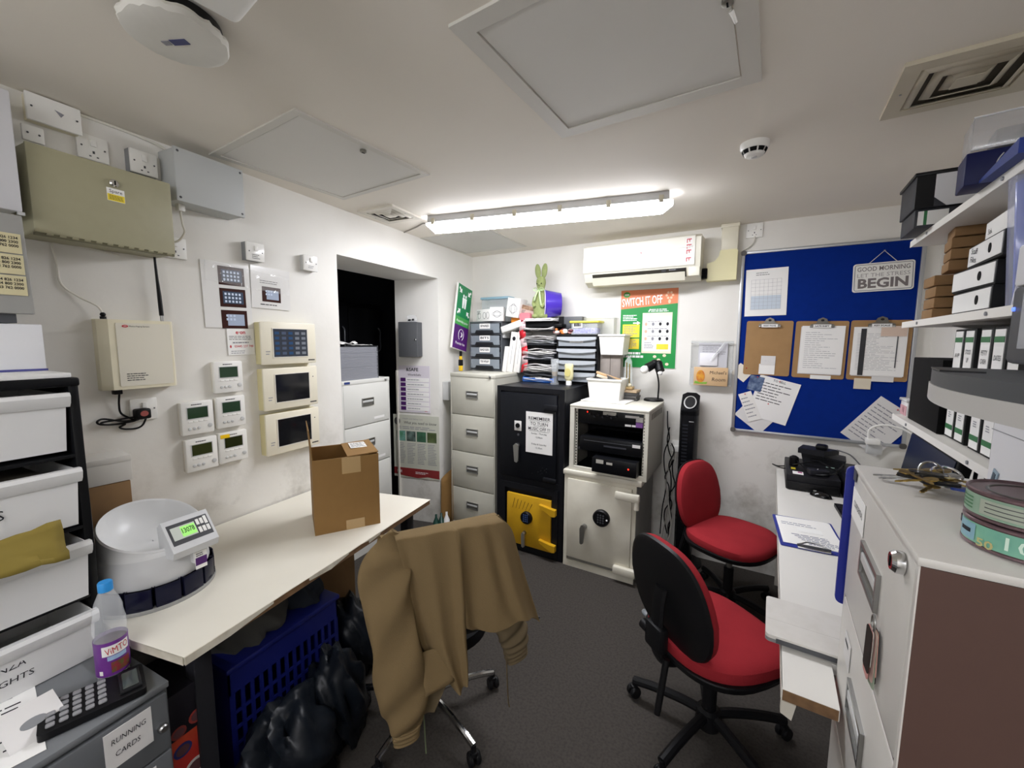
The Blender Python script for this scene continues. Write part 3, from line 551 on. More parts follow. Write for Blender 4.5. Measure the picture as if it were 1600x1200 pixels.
B().prism(rrect(.045,.095,.108,.15,.004), -.186, -.15).make('badge_plate', cm2, cc); lb = B().box(.05,.09,-.1875,-.186,.085,.145).make('sticker', white, cc); B().box(.05,.09,-.1882,-.1875,.098,.125).make('purple_band', purple_m, lb); lines(lb, ink, .053,.087,.128,.142,2,-.1883,.4,2)
# open cardboard box
bx = T('cardboard_box', 'open brown cardboard box with one raised flap on the left desk', 'box', (-1.437, 1.307, .745), math.degrees(math.atan2(.226, .165)))
w_, d_, h_ = .28, .26, .34; t = .004
b = B().box(-w_/2,w_/2,0,t,0,h_).box(-w_/2,w_/2,d_-t,d_,0,h_).box(-w_/2,-w_/2+t,t,d_-t,0,h_).box(w_/2-t,w_/2,t,d_-t,0,h_).box(-w_/2+t,w_/2-t,t,d_-t,0,t); b.make('carton', card, bx)
B().box(-w_/2,-w_/2+t,.0,d_,0,.135).rx(0).tr(Matrix.Translation((-w_/2,0,h_)) @ Matrix.Rotation(rad(-4), 4, 'Y') @ Matrix.Translation((w_/2,0,0))).make('raised_flap', card, bx)
B().box(0,.135,0,d_,-t,0).tr(Matrix.Translation((w_/2-.135,0,h_+.004)) @ Matrix.Rotation(rad(-3), 4, 'Y')).make('closed_flap', card, bx)
B().box(-w_/2,w_/2,d_+.002,d_+.006,h_-.11,h_).make('back_flap', card, bx)
B().box(-.02,.06,-.0012,0,h_-.075,h_).make('tape', tape_m, bx); B().box(-.01,.07,-.0012,0,0,.045).make('tape', tape_m, bx)
lb = B().box(.035,.125,.12,.23,h_+.0085,h_+.0095).make('address_label', paper, bx); lines(lb, ink, .04,.12,.13,.22,5,h_+.0099,.4,3,flat=True)
# storage tower on a grey cabinet
gc = T('metal_cabinet', 'dark grey steel drawer cabinet in the lower left corner, carrying the white drawer tower', 'cabinet', (-1.28, .29, 0), 90)
gs = M('slate enamel', '#64676a', .4, noise=.1, scale=20, col2='#55585b')
B().box(-.35,.238,.012,.68,0,.664).make('body', gs, gc); B().box(-.352,.24,0,.682,.664,.682,.004).make('top', M('slate top', '#74777a', .38), gc)
for i, (z0, z1) in enumerate(((.49,.655),(.315,.485),(.14,.31))):
    dr = B().box(-.34,.232,-.002,.02,z0,z1,.004).make('drawer', gs, gc); lb = B().box(.10,.195,-.0035,-.002,z0+.055,z0+.155).make('label', paper2, dr)
    i == 0 and txt('RUNNING', .02, ink, dr, .147, -.0042, z0+.125, w=.07, shear=.15); i == 0 and txt('CARDS', .02, ink, dr, .143, -.0042, z0+.09, w=.05, shear=.15)
    if i == 0: lk = B().lathe([(.011,-.002),(.011,-.012),(.008,-.016)], 14, (.215,0,z0+.075), axis='y').make('lock', steel, dr)
tw = T('drawer_tower', 'black framed tower of four white plastic storage drawers at the left frame edge', 'drawers', (-1.60, .29, .682), 90)
fm = M('tower black', '#111214', .3)
B().box(.205,.228,.0,.36,0,.815,.006).make('side_panel', fm, tw); B().box(-.4,-.377,.0,.36,0,.815,.006).make('side_panel', fm, tw); B().box(-.4,.23,-.005,.36,.795,.82,.006).make('top_panel', fm, tw); B().box(-.4,.228,.34,.36,0,.8).make('back_panel', fm, tw)
wd = M('drawer white', '#d9d9d8', .4)
for i, (z0, z1, pull) in enumerate(((.615,.775,.0),(.405,.565,.025),(.195,.355,.04),(.004,.145,.035))):
    if i < 3: B().box(-.378,.206,-.0,.34,z0-.022,z0-.012,.002).make('runner', fm, tw)
    dr = B().add([(-.37,-pull,z1),(.198,-pull,z1),(.192,.012-pull,z0),(-.364,.012-pull,z0),(-.37,.33-pull,z1),(.198,.33-pull,z1),(.192,.33-pull,z0),(-.364,.33-pull,z0)], [(0,3,2,1),(0,4,7,3),(1,2,6,5),(2,3,7,6),(4,5,6,7)]).make('drawer', wd, tw, ang=0, solid=.003)
    B().prism([(-pull+.006,z1+.004),(-pull-.010,z1+.004),(-pull-.015,z1-.006),(-pull-.011,z1-.024),(-pull-.003,z1-.036),(-pull+.003,z1-.03)], -.375, .205, 'x').make('drawer_lip', wd, dr)
    if i == 1: txt('CABLES', .036, ink, dr, .0, -pull+.001, z0+.078, bold=.0)
    if i == 3:
        txt('ORGANZA', .024, ink, dr, .005, -pull+.0035, z0+.084, w=.115, shear=.1); txt('IN WEIGHTS', .022, ink, dr, .005, -pull+.006, z0+.046, w=.14, shear=.1)
    if i in (1, 2): B().box(-.2,.15,.05-pull,.2,z1-.03,z1-.01).make('contents', M('drawer dark contents', '#5b5349', .9), dr)
ye = T('yellow_envelope', 'crumpled mustard paper hanging out of the white drawer tower', 'paper', (-1.535, .25, 1.075), 90)
R = random.Random(11); hs = [[R.uniform(-.007,.007) for _ in range(15)] for _ in range(7)]
B().grid(14, 6, lambda u, v: ((u-.5)*.36+.0, -.012-.035*v-hs[int(v*6)][int(u*14)], .01+.02*(1-v)*1.0-.055*v+.012*sin(u*3)+.05*(u-.5)*(1-v)+hs[int(v*6)][int(u*14)])).make('sheet', M('mustard paper', '#85742f', .8), ye, solid=.002)
pw = B().box(-1.93,-1.60,.0,.505,1.5025,1.5155,.002).make('white_board', M('white board', '#e6e6e4', .4)); tag(pw, 'thin white board lying on the drawer tower under the white carton', 'board')
# cartons between the tower and the wall
q = T('small_carton', 'flat white carton on the brown carton behind the drawer tower', 'box', (-1.875, .635, 1.102), 82); B().box(-.055,.085,0,.13,0,.09,.002).make('carton', M('aged white card', '#d9d6cf', .7), q); B().box(-.055,.0845,-.001,.131,.07,.0915,.001).make('lid', MATS['aged white card'], q)
q = T('brown_carton', 'tall brown carton squeezed between the drawer tower and the left wall', 'box', (-1.875, .635, .745), 82); B().box(-.07,.078,0,.14,0,.355,.002).make('carton', card_d, q)
q = T('brown_carton', 'small brown carton end showing above the flat white carton', 'box', (-1.97, .60, 1.197), 90); B().box(-.03,.035,0,.05,0,.065,.002).make('carton', card_d, q)
# calculator, papers, bottle on the grey cabinet
ca = T('calculator', 'black desk calculator with grey keys on the dark grey cabinet', 'calculator', (-1.365, .41, .682), 72)
B().prism(rrect(-.095,.095,-.06,.06,.01), .003, .02, 'z').make('body', black, ca); B().box(.045,.088,-.045,.045,.02,.026,.002).make('display_hood', M('calc hood','#1b1b1d',.3), ca); B().box(.052,.082,-.035,.035,.026,.0268).make('display', M('calc lcd','#3d4440',.1), ca)
km = M('calculator key', '#8d8d90', .45)
for i in range(5):
    for j in range(5): x, y = -.082+i*.022, -.046+j*.021; B().box(x,x+.016,y,y+.014,.02,.026,.003).make('key', M('red key','#8a4a44',.5) if (i, j) == (0, 4) else km, ca)
pp = T('price_list', 'printed white sheet lying on the dark grey cabinet left of the calculator', 'paper', (-1.47, .25, .6835), 78); B().box(-.12,.09,-.15,.15,0,.0008).make('sheet', paper, pp); lines(pp, ink, -.1,.07,-.13,.13,14,.0012,.3,4,flat=True)
pc = T('white_card', 'white card propped up against the calculator', 'card', (-1.355, .315, .684), rot=(-62, 0, 92)); B().box(-.05,.05,-.001,0,0,.1).make('card', paper2, pc); B().prism(ell(0,.045,.022,.012), -.0022, -.001).make('grey_badge', mgrey, pc)
bo = T('drink_bottle', 'clear squash bottle with a blue cap and purple label on the grey cabinet', 'bottle', (-1.437, .475, .682), 60)
pet = M('clear bottle', '#eef2f6', .05, alpha=.28, spec=.8); prof = [(.001,.004),(.024,.0),(.0335,.006),(.0345,.02),(.0345,.12),(.0335,.127),(.0355,.14),(.0345,.165),(.030,.19),(.031,.2),(.025,.222),(.016,.245),(.0135,.252),(.0135,.26)]
B().lathe(prof, 32, cap=False).make('bottle_body', pet, bo)
B().lathe([(.0332,.007),(.0334,.02),(.0334,.108),(.001,.108)], 32).make('drink', M('purple squash', '#3a1330', .1, alpha=.85), bo)
v = []; lab = B().lathe([(.0352,.022),(.0352,.118)], 32, cap=False).make('label', M('label purple', '#6a2f86', .35), bo)
def curved(s, size, mat, par, z, a0, r, w, bold=.02, rot=0):
    o = txt(s, size, mat, par, 0, 0, 0, w=w, bold=bold); ca_, sa_ = cos(rad(rot)), sin(rad(rot))
    for vv in o.data.vertices:
        x, y = vv.co.x*ca_-vv.co.y*sa_, vv.co.x*sa_+vv.co.y*ca_; a = rad(a0)+x/r; vv.co = (r*sin(a), -r*cos(a), z+y)
    o.rotation_euler = (0,0,0); return o
def patch(z0, z1, a0, a1, r, name, mat, par, n=10): return B().grid(n, 1, lambda u, v: (r*sin(rad(a0+(a1-a0)*u)), -r*cos(rad(a0+(a1-a0)*u)), z0+(z1-z0)*v)).make(name, mat, par)
patch(.080,.108,-22,75,.03545,'white_splash',white,lab); curved('ViMTO', .026, red_m, lab, .093, 30, .0359, .05, .0, 6); patch(.066,.078,-5,62,.03545,'blue_ribbon',M('pale blue label','#9db8d8',.4),lab); patch(.03,.06,5,75,.03545,'fruit',M('berry print','#8a2f3a',.4,noise=.9,scale=90,col2='#3d6b2a'),lab); patch(.028,.04,-38,-24,.03545,'barcode',white,lab)
B().lathe([(.0155,.25),(.0155,.272),(.014,.275)], 28).make('cap', M('cap blue', '#2b8fd6', .35), bo)
# ---- under the left desk
bag_b = M('black bag film', '#12161c', .36, noise=.2, scale=6, col2='#1e242c', bump=.9, bscale=14); bag_g = M('grey cloth bag', '#4a4a47', .85, noise=.3, scale=9, bump=.5, bscale=30)
def lump(name, label, c, r, sc, mat, seed, cat='bag', amp=.16):
    R = random.Random(seed); ph = [(R.uniform(2,6), R.uniform(2,6), R.uniform(2,6), R.uniform(0,6)) for _ in range(7)]
    m = bmesh.new(); bmesh.ops.create_icosphere(m, subdivisions=4, radius=1)
    for v in m.verts:
        p = v.co.copy(); k = 1
        for a, bq, cq, q in ph: k += amp/3*abs(sin(a*p.x+bq*p.y+cq*p.z+q))-amp/6
        v.co = p*k*r
        v.co.x *= sc[0]; v.co.y *= sc[1]; v.co.z *= sc[2]
        if v.co.z < -r*sc[2]*.75: v.co.z = -r*sc[2]*.75
    b_ = B(); b_.bm(m); lo = min(v[2] for v in b_.v); b_.v = [(a, bb, cz-lo) for a, bb, cz in b_.v]
    o = b_.make(name, mat, loc=c, ang=80); return tag(o, label, cat)
cr = T('plastic_crate', 'royal blue plastic crate with slotted sides under the left desk', 'crate', (-1.42, .98, .0), 90)
cb_ = M('crate blue', '#121b66', .45)
cw, cd, ch = .46, .36, .47
b = B().box(-cw/2,cw/2,0,.006,ch*.82,ch).box(-cw/2,cw/2,0,.006,0,.07).box(-cw/2,cw/2,cd-.006,cd,0,ch).box(-cw/2,-cw/2+.006,0,cd,0,ch).box(cw/2-.006,cw/2,0,cd,0,ch).box(-cw/2,cw/2,0,cd,0,.006)
for i in range(14): x = -cw/2+.006+i*(cw-.024)/13; b.box(x,x+.013,0,.006,.07,ch*.82)
for z in (.13,.19,.25,.31): b.box(-cw/2,cw/2,.0005,.0055,z-.006,z+.006)
b.make('basket', cb_, cr); B().box(-cw/2-.008,cw/2+.008,-.01,cd+.008,ch,ch+.02,.005).make('rim', cb_, cr)
lump('cloth_bundle', 'grey cloth bundle heaped in the blue crate under the left desk', (-1.60,.90,.42), .15, (1,.95,.98), bag_g, 2, 'cloth', .3)
lump('cloth_bundle', 'dark cloth heaped at the far end of the blue crate', (-1.60,1.13,.42), .12, (1.15,.75,1.2), M('dark cloth','#2b3038',.8,bump=.5,bscale=30), 21, 'cloth', .3)
lump('bin_bag', 'shiny blue black bin bag in front of the blue crate, nearest the camera', (-1.275,.86,0), .14, (.85,1.05,1.2), bag_b, 4, amp=.5)
lump('bin_bag', 'taller blue black bin bag standing against the middle of the blue crate', (-1.285,1.08,0), .125, (.8,.8,1.55), bag_b, 5, amp=.5)
lump('bin_bag', 'small dark bin bag below the chair with the jacket', (-1.52,1.38,0), .14, (1,.9,1.3), bag_b, 6, amp=.4)
q = T('brown_carton', 'brown carton standing under the far end of the left desk', 'box', (-1.66,1.42,0), 90); B().box(-.12,.12,0,.25,0,.56,.003).make('carton', card_d, q)
q = T('sticker_box', 'red and orange box covered in round stickers under the near end of the left desk', 'box', (-1.345,.605,0), 90)
B().box(-.058,.058,0,.2,0,.44,.003).make('lower_box', M('sticker red','#b3271f',.5,noise=.8,scale=5,col2='#c8571c',detail=0), q); B().box(-.06,.06,-.004,.205,.44,.585,.003).make('upper_box', M('sticker black','#1d1b22',.5), q)
for i, (x, z, r, cl) in enumerate(((.012,.475,.024,'#9a3a34'),(-.038,.46,.02,'#7c3330'),(.03,.55,.014,'#8c5a3a'),(.03,.4,.018,'#b9a894'),(.0,.315,.03,'#d8d3cf'),(.035,.26,.02,'#b8352a'),(-.03,.395,.024,'#2a2f6c'))):
    y = -.0045 if z > .44 else -.0005; k = B().prism(ell(x,z,r,r*.9,16), y-.001, y).make('sticker', M('sticker '+cl,cl,.4), q); k2 = B().prism(ell(x,z,r*.72,r*.62,16), y-.0016, y-.001).make('sticker_centre', M('sticker mid','#5d3b40',.4), k)
# ---------------------------------------------------------------- along the back wall (local x = right, front = -y)
filing_cabinet('putty coloured four drawer filing cabinet in the far left corner', BW(.388,.55,0), RB, .445, .50, 1.345, fm_grey)
# two part black safe
bs = T('safe', 'tall black safe with a taped notice above and a yellow door below', 'safe', BW(.945,.60,0), RB)
bk = M('safe black', '#17181c', .38, noise=.2, scale=30, col2='#202227'); yl = M('safe yellow', '#d9a81c', .45, noise=.5, scale=6, col2='#a87d14', stretch=(1,1,1))
B().box(-.28,.28,.012,.52,.0,1.273,.006).make('body', bk, bs)
B().frame(-.28,.28,.0,1.273,.035,-.002,.02).box(-.28,.28,-.004,.02,.535,.58).make('front_frame', bk, bs)
d = B().box(-.242,.225,-.018,.01,.585,1.228,.006).make('upper_door', M('safe door black', '#14161b', .33, noise=.2, scale=20, col2='#1d2026'), bs)
B().box(.13,.235,-.032,-.012,1.115,1.16,.006).make('upper_hinge', bk, d); B().box(.13,.235,-.032,-.012,.595,.625,.006).make('lower_hinge', bk, d)
es = B().box(-.115,-.055,-.022,-.018,.945,1.02,.003).make('key_plate', M('key plate white', '#dcdad6', .4), d); 
B().prism(ell(-.085,.985,.018,.018,16), -.028, -.022).make('keyhole', black_m, d)
B().prism(ell(-.083,.915,.009,.009,12), -.021, -.018).make('keyhole_cover', dgrey, d)
B().lathe([(.016,-.018),(.016,-.04)], 16, (-.085,0,.835), axis='y').make('handle_boss', steel, d)
B().prism([(-.097,.715),(-.08,.708),(-.068,.72),(-.064,.84),(-.09,.853),(-.108,.835)], -.052, -.038).make('handle', M('zinc handle', '#b9b9b4', .3, metal=.8), d)
b = B(); R = random.Random(2)
for i in range(9): b.ball((.03+R.uniform(0,.13),-.0185,.63+R.uniform(0,.06)), .005, 8, (1,.3,1))
b.make('rivets', bk, d)
nt = T('music_notice', 'white taped notice REMEMBER TO TURN MUSIC OFF on the black safe', 'notice', BW(1.037,.6205,.947), RB)
B().box(-.108,.108,-.002,0,-.152,.152).make('sheet', paper, nt)
for s, z, sz, bo_ in (('REMEMBER',.105,.033,.015),('TO TURN',.066,.033,.015),('MUSIC OFF !!!',.028,.033,.015),('Sunday - Thursday',-.006,.017,0),('12.00pm',-.033,.017,0),('Friday & Saturday',-.085,.017,0),('12.30am',-.112,.017,0)): txt(s, sz, ink, nt, 0, -.0026, z, bold=bo_*.35, w=.175 if len(s) in (8, 13) else None)
B().box(-.08,.08,-.0027,-.002,.011,.0125).box(-.045,.045,-.0027,-.002,.0495,.051).box(-.08,.08,-.0027,-.002,.087,.0885).make('underline', ink, nt)
rc = B().frame(-.245,.245,.02,.535,.045,-.014,.01).make('lower_surround', bk, bs)
yd = B().box(-.178,.195,-.02,.006,.06,.455,.004).make('yellow_door', yl, bs)
kp = B().lathe([(.047,-.02),(.047,-.042),(.043,-.048)], 28, (.0,0,.29), axis='y').make('keypad', black, yd)
b = B()
for i in range(4):
    for j in range(3): b.prism(ell(-.016+j*.016,.268+i*.016,.0055,.0055,8), -.0505, -.0475)
b.make('keypad_keys', M('keypad blue','#3f5788',.4), kp)
B().lathe([(.015,-.02),(.013,-.045)], 16, (-.02,0,.165), axis='y').make('handle_boss', steel, yd); B().prism([(-.03,.165),(-.027,.07),(-.015,.062),(-.004,.07),(-.006,.172),(-.02,.18)], -.06, -.042).make('handle', MATS['zinc handle'], yd)
for z in (.385,.115): B().prism([(.11,z+.035),(.12,z+.012),(.215,z-.035),(.24,z-.03),(.24,z+.015),(.2,z+.02)], -.05, -.016).make('hinge', yl, yd)
b = B()
for i in range(6): b.add([(-.11+i*.03,-.0206,.42-i*.004),(-.105+i*.03,-.0206,.42-i*.004),(-.125+i*.028,-.0206,.34),(-.128+i*.028,-.0206,.34)],[(0,1,2,3)])
b.make('scratches', M('scratch brown','#6f5312',.6), yd)
# white safe
ws_m = M('safe cream', '#e3dfd0', .45, noise=.4, scale=5, col2='#b5ac96'); safe_grey = M('safe side grey','#8d8b86',.5,noise=.3,scale=8,col2='#6d6a65')  # cream front, and a body in a darker mottled grey
w2 = T('safe', 'low cream safe with a keypad, under the equipment rack', 'safe', BW(1.49,.605,0), RB)
B().box(-.252,.252,.01,.52,.0,.675,.004).make('body', safe_grey, w2); B().box(-.262,.285,-.012,.53,.675,.712,.008).make('top', ws_m, w2)
B().frame(-.252,.252,.0,.675,.025,-.002,.016).box(-.252,.252,-.003,.016,0,.045).make('front_frame', ws_m, w2)
d = B().box(-.224,.226,-.014,.008,.075,.652,.005).make('door', ws_m, w2)
B().box(.12,.28,-.045,-.008,.575,.632,.012).make('upper_hinge', ws_m, d); B().cyl((.262,-.028,.585),(.262,-.028,.53),.016).make('hinge_pin', ws_m, d); B().box(.12,.27,-.045,-.008,.06,.115,.01).make('lower_hinge', ws_m, d)
kp = B().lathe([(.058,-.014),(.058,-.034),(.052,-.042)], 32, (.03,0,.42), axis='y').make('keypad', black, d); b = B()
for i in range(4):
    for j in range(3): b.prism(ell(.012+j*.018,.394+i*.017,.006,.006,8), -.0445, -.0415)
b.make('keypad_keys', M('keypad grey','#4a4b50',.4), kp); B().prism(ell(.073,.42,.006,.006,10), -.044, -.041).make('keypad_lamp', wtxt, kp)
B().lathe([(.018,-.014),(.016,-.035)], 16, (-.09,0,.33), axis='y').make('handle_boss', steel, d); B().prism([(-.115,.32),(-.112,.215),(-.102,.208),(-.09,.215),(-.078,.335),(-.09,.35),(-.105,.345)], -.05, -.034).make('handle', M('dark zinc handle','#85837d',.35,metal=.7), d)
# equipment rack
rk = T('equipment_rack', 'open fronted cream equipment rack on the cream safe', 'rack', BW(1.533,.60,.712), RB)
rm = M('rack cream','#d8d5c8',.45,noise=.2,scale=6,col2='#bdb8a6'); rs = M('rack side','#a9a69c',.5)
h = .462
B().box(-.266,-.256,.02,.5,0,h).box(.256,.266,.02,.5,0,h).box(-.266,.266,.49,.5,0,h).box(-.266,.266,.02,.5,0,.01).make('carcass', rs, rk); B().box(-.268,.268,-.002,.502,h-.012,h+.002,.003).make('top', rm, rk)
B().box(-.266,-.235,0,.02,0,h).box(.243,.266,0,.02,0,h).box(-.235,.243,0,.02,h-.022,h).box(-.235,.243,0,.02,0,.03).make('front_frame', rm, rk)
b = B()
for sx in (-.228,.236):
    b.box(sx-.008,sx+.008,.03,.034,.03,h-.02)
b.make('rail', rm, rk); b = B()
for sx in (-.228,.236):
    for i in range(18): b.box(sx-.004,sx+.004,.0292,.03,.045+i*.021,.054+i*.021)
b.make('rail_holes', black_m, rk)
B().box(-.25,.25,.035,.48,.012,.012+.002).make('lining', black_m, rk); b = B()
for k in range(9): b.box(.2662,.2672,.09+k*.04,.108+k*.04,h-.07,h-.03)
b.make('side_vents', M('slot dark','#5b5952',.7), rk)
B().box(-.236,.245,.035,.42,.145,.152).make('shelf', M('rack shelf','#3a3a3d',.4), rk); B().box(-.24,.248,.3,.48,.02,h-.03).make('dark_back', black_m, rk)
am = M('amp black','#101114',.3)
def amp(name, label, x0, x1, z0, z1, off, dpt, deco):
    t = T(name, label, 'amplifier', BW(1.533,.60-off,.712), RB); B().box(x0,x1,0,dpt,z0,z1,.003).make('casing', am, t); deco(t); return t
def deco1(t):
    for i in range(7): B().lathe([(.008,0),(.007,-.014)], 12, (-.13+i*.03,0,.405-.012*(i%2)), axis='y').make('knob', M('knob dark','#2b2c30',.3), t)
    B().box(-.04,.05,-.002,0,.408,.43).make('label_strip', M('label grey','#b5b3aa',.6), t); B().box(.11,.2,-.002,0,.403,.418).box(.18,.225,-.002,0,.38,.412).make('label_strip', paper2, t); B().box(.18,.225,-.003,-.002,.345,.378).make('purple_label', M('lilac print','#8a5aa8',.5), t)
    B().box(.11,.15,-.002,0,.345,.358).box(.155,.195,-.002,0,.345,.358).make('label_strip', paper, t); B().ball((-.15,-.002,.418),.0045,8).make('red_lamp', M('red lamp','#ff2a1a',.3,emit=3), t)
amp('mixer_amplifier', 'black mixer amplifier with knobs and labels in the top of the rack', -.22, .232, .335, .44, .03, .25, deco1)
def deco2(t):
    B().box(-.02,.13,-.002,0,.195,.205).make('disc_slot', M('slot grey','#3b3c42',.3), t); B().box(-.16,.2,-.0015,0,.224,.227).make('trim_line', dgrey, t); B().box(.17,.22,-.002,0,.215,.235).make('label', paper2, t)
amp('media_player', 'long low black media player on the rack shelf', -.19, .23, .155, .25, .0, .3, deco2)
def deco3(t):
    B().box(-.05,-.0,-.002,0,.095,.12).box(.02,.06,-.002,0,.095,.11).make('label', M('label grey','#b5b3aa',.6), t); B().ball((.165,-.002,.085),.005,8).make('red_lamp', M('red lamp'), t)
amp('receiver', 'small black receiver in the bottom of the rack behind the white adapter', -.08, .215, .032, .13, -.06, .2, deco3)
pa = T('power_block', 'white plug adapter block with a white lead at the bottom of the rack', 'adapter', BW(1.56,.59,.742), RB); B().box(-.01,.085,-.0,.06,0,.06,.006).box(.02,.06,.01,.05,.06,.085,.005).make('block', white, pa); B().tube(spline([(.08,.02,.05),(.12,.0,.06),(.135,.01,.03),(.11,.03,.0),(.08,.05,.005)]), .003, 6).make('lead', white, pa)
# ---- things on the putty filing cabinet
ZC = 1.346
smoke = clear('smoky clear plastic','#aab4bd',.45,.25); towr = M('tower grey','#55585c',.4)
def drawers(label, u, off, z, w, h, dpt, n, mat, name='drawer_tower', drawer_mat=None, labels=(), wave=False):
    t = T(name, label, 'drawers', BW(u,off,z), RB); k = (h-.02)/n
    B().box(-w/2,-w/2+.012,0,dpt,0,h).box(w/2-.012,w/2,0,dpt,0,h).box(-w/2,w/2,0,dpt,h-.018,h,.003).box(-w/2,w/2,dpt-.006,dpt,0,h).box(-w/2,w/2,0,dpt,0,.012).make('frame', mat, t)
    for i in range(n):
        z0 = .012+i*k
        B().box(-w/2+.01,w/2-.01,.0,dpt-.01,z0-.004,z0+.003).make('divider', mat, t)
        dr = B().box(-w/2+.02,w/2-.02,-.012,-.008,z0+.01,z0+k-.012,.001).box(-w/2+.02,w/2-.02,-.008,dpt-.03,z0+.01,z0+.013).make('drawer', drawer_mat or smoke, t)
        if wave: B().prism([(-w/2+.012,z0+k-.01),(-w/2+.012,z0+k-.028)]+[(-w/2+.02+(w-.04)*q/10, z0+k-.032-.012*sin(pi*q/10)*1) for q in range(11)]+[(w/2-.012,z0+k-.028),(w/2-.012,z0+k-.01)], -.03, -.01).make('drawer_lip', M('lip grey','#aeb3b8',.35), dr)
        else: B().prism([(-w*.28,z0+.008),(w*.28,z0+.008),(w*.24,z0+.035),(-w*.24,z0+.035)], -.028, -.012).make('handle', M('handle dark','#232427',.4), dr)
        B().box(-w/2+.03,w/2-.03,.0,dpt-.05,z0+.014,z0+k*.5).make('contents', [M('stuff grey','#6a6d72',.9),M('stuff blue grey','#5a6470',.9)][i%2], dr)
        s = labels[i] if i < len(labels) else None
        if s:
            lb = B().box(-.055,.055,-.0145,-.012,z0+k-.056,z0+k-.012).make('label', paper, dr); txt(s, .026, ink, lb, 0, -.0152, z0+k-.033, bold=.02, w=.09)
    return t
drawers('dark grey tower of four clear drawers with white labels on the putty filing cabinet', .29, .21, ZC, .345, .437, .19, 4, towr, labels=('TIE-WRAP','BADGES','BITS','SPARES'))
pb = T('picture_carton', 'white carton with line drawings lying on the grey drawer tower', 'box', BW(.35,.235,ZC+.438), RB-16)
B().box(-.18,.0,.0,.075,0,.105,.002).make('carton', paper, pb); b = B()
for x0 in (-.16,-.09,-.045):
    q = ell(x0+.02,.05,.02,.028,14); b.tube([(p,-.001,z) for p,z in q], .0014, 4, closed=True)
b.make('line_drawing', ink, pb); lines(pb, ink, -.17,-.12,.06,.095,3,-.0012,.35,3)
pb2 = T('picture_carton', 'white carton end with a drawing, right end of the cartons on the grey drawer tower', 'box', BW(.354,.237,ZC+.438), RB+18)
B().box(.0,.12,.0,.07,0,.12,.002).make('carton', paper, pb2); b = B(); q = ell(.065,.06,.03,.028,16); b.tube([(p,-.001,z) for p,z in q], .0014, 4, closed=True); q = ell(.065,.06,.045,.018,16); b.tube([(p,-.001,z) for p,z in q], .0012, 4, closed=True); b.make('line_drawing', ink, pb2)
cb = T('clear_tub', 'clear plastic tub with a pale blue lid behind the drawing cartons', 'tub', BW(.315,.10,ZC+.438), RB)
B().box(-.14,.14,0,.09,0,.006).box(-.14,-.137,0,.09,0,.2).box(.137,.14,0,.09,0,.2).box(-.14,.14,0,.003,0,.2).box(-.14,.14,.087,.09,0,.2).make('tub', clear_m, cb); B().box(-.152,.152,-.012,.1,.2,.222,.008).make('lid', clear('blue lid','#9cc3d6',.75,.3), cb)
bb = T('black_folder', 'black folders wedged behind the white paper reams', 'folders', BW(.54,.065,ZC), RB); B().box(-.045,.06,0,.055,0,.43,.004).make('folder', black_m, bb)
def ream(label, u0, w, h, tilt):
    t = T('paper_ream', label, 'box', BW(u0,.215,ZC), rot=(0,tilt,RB)); B().box(-w/2,w/2,0,.14,0,h,.002).make('carton', M('ream white','#eceae6',.5), t)
    B().prism(ell(.006,h-.055,.016,.018,14),-.0012,0).make('round_mark', ink, t); B().box(-.001,.001,-.001,0,.07,h-.1).make('print_line', greyink, t); return t
ream('tall white carton with a round mark, left one of the leaning white reams', .54, .058, .345, 8); ream('tall white carton with a round mark, right one of the leaning white reams', .608, .058, .345, 8)
q = T('paper_ream', 'short plain white carton at the left of the leaning white reams', 'box', BW(.487,.22,ZC), rot=(0,8,RB)); B().box(-.02,.02,0,.14,0,.22,.002).make('carton', MATS['ream white'], q)
q = T('ring_binder', 'white binder lying tilted across the tops of the white reams', 'binder', BW(.56,.23,1.705), rot=(0,-17,RB)); B().box(-.09,.115,0,.15,0,.055,.004).make('cover', M('binder white','#dededb',.4), q); B().box(-.082,.108,-.001,.1,.008,.046).make('pages', paper2, q)
q = T('folder_flap', 'grey folder corner left of the tilted white binder', 'folder', BW(.463,.20,1.64), rot=(0,12,RB)); B().box(-.015,.015,0,.1,0,.075,.003).make('cover', lgrey, q)
q = T('orange_box', 'small orange box under the tilted drawing cartons', 'box', BW(.578,.16,1.79), RB); B().box(-.055,.055,0,.08,-.04,.022,.003).make('carton', M('box orange','#e08a2a',.5), q)
q = T('tilted_carton', 'white carton with drawings tilted left above the orange box', 'box', BW(.555,.2,1.815), rot=(0,9,RB)); B().box(-.065,.06,0,.12,0,.16,.002).make('carton', paper, q); b = B(); e_ = ell(.0,.07,.038,.034,16); b.tube([(p,-.001,z) for p,z in e_], .0014, 4, closed=True); e_ = ell(.0,.07,.02,.045,14); b.tube([(p,-.001,z) for p,z in e_], .0012, 4, closed=True); b.make('line_drawing', ink, q)
q = T('tilted_carton', 'pinkish brown carton tilted right beside the white drawing carton', 'box', BW(.672,.185,1.80), rot=(0,14,RB)); B().box(-.055,.075,0,.1,0,.11,.002).make('carton', M('pinkish card','#cbb3a9',.7), q); B().box(-.05,.075,-.001,0,.075,.108).make('brown_photo', M('brown print','#7a5a44',.5,noise=.9,scale=25,col2='#c9a98a'), q); lines(q, ink, -.045,-.005,.04,.07,3,-.0012,.4,4); lines(q, ink, -.045,-.01,.015,.032,2,-.0012,.5,5)
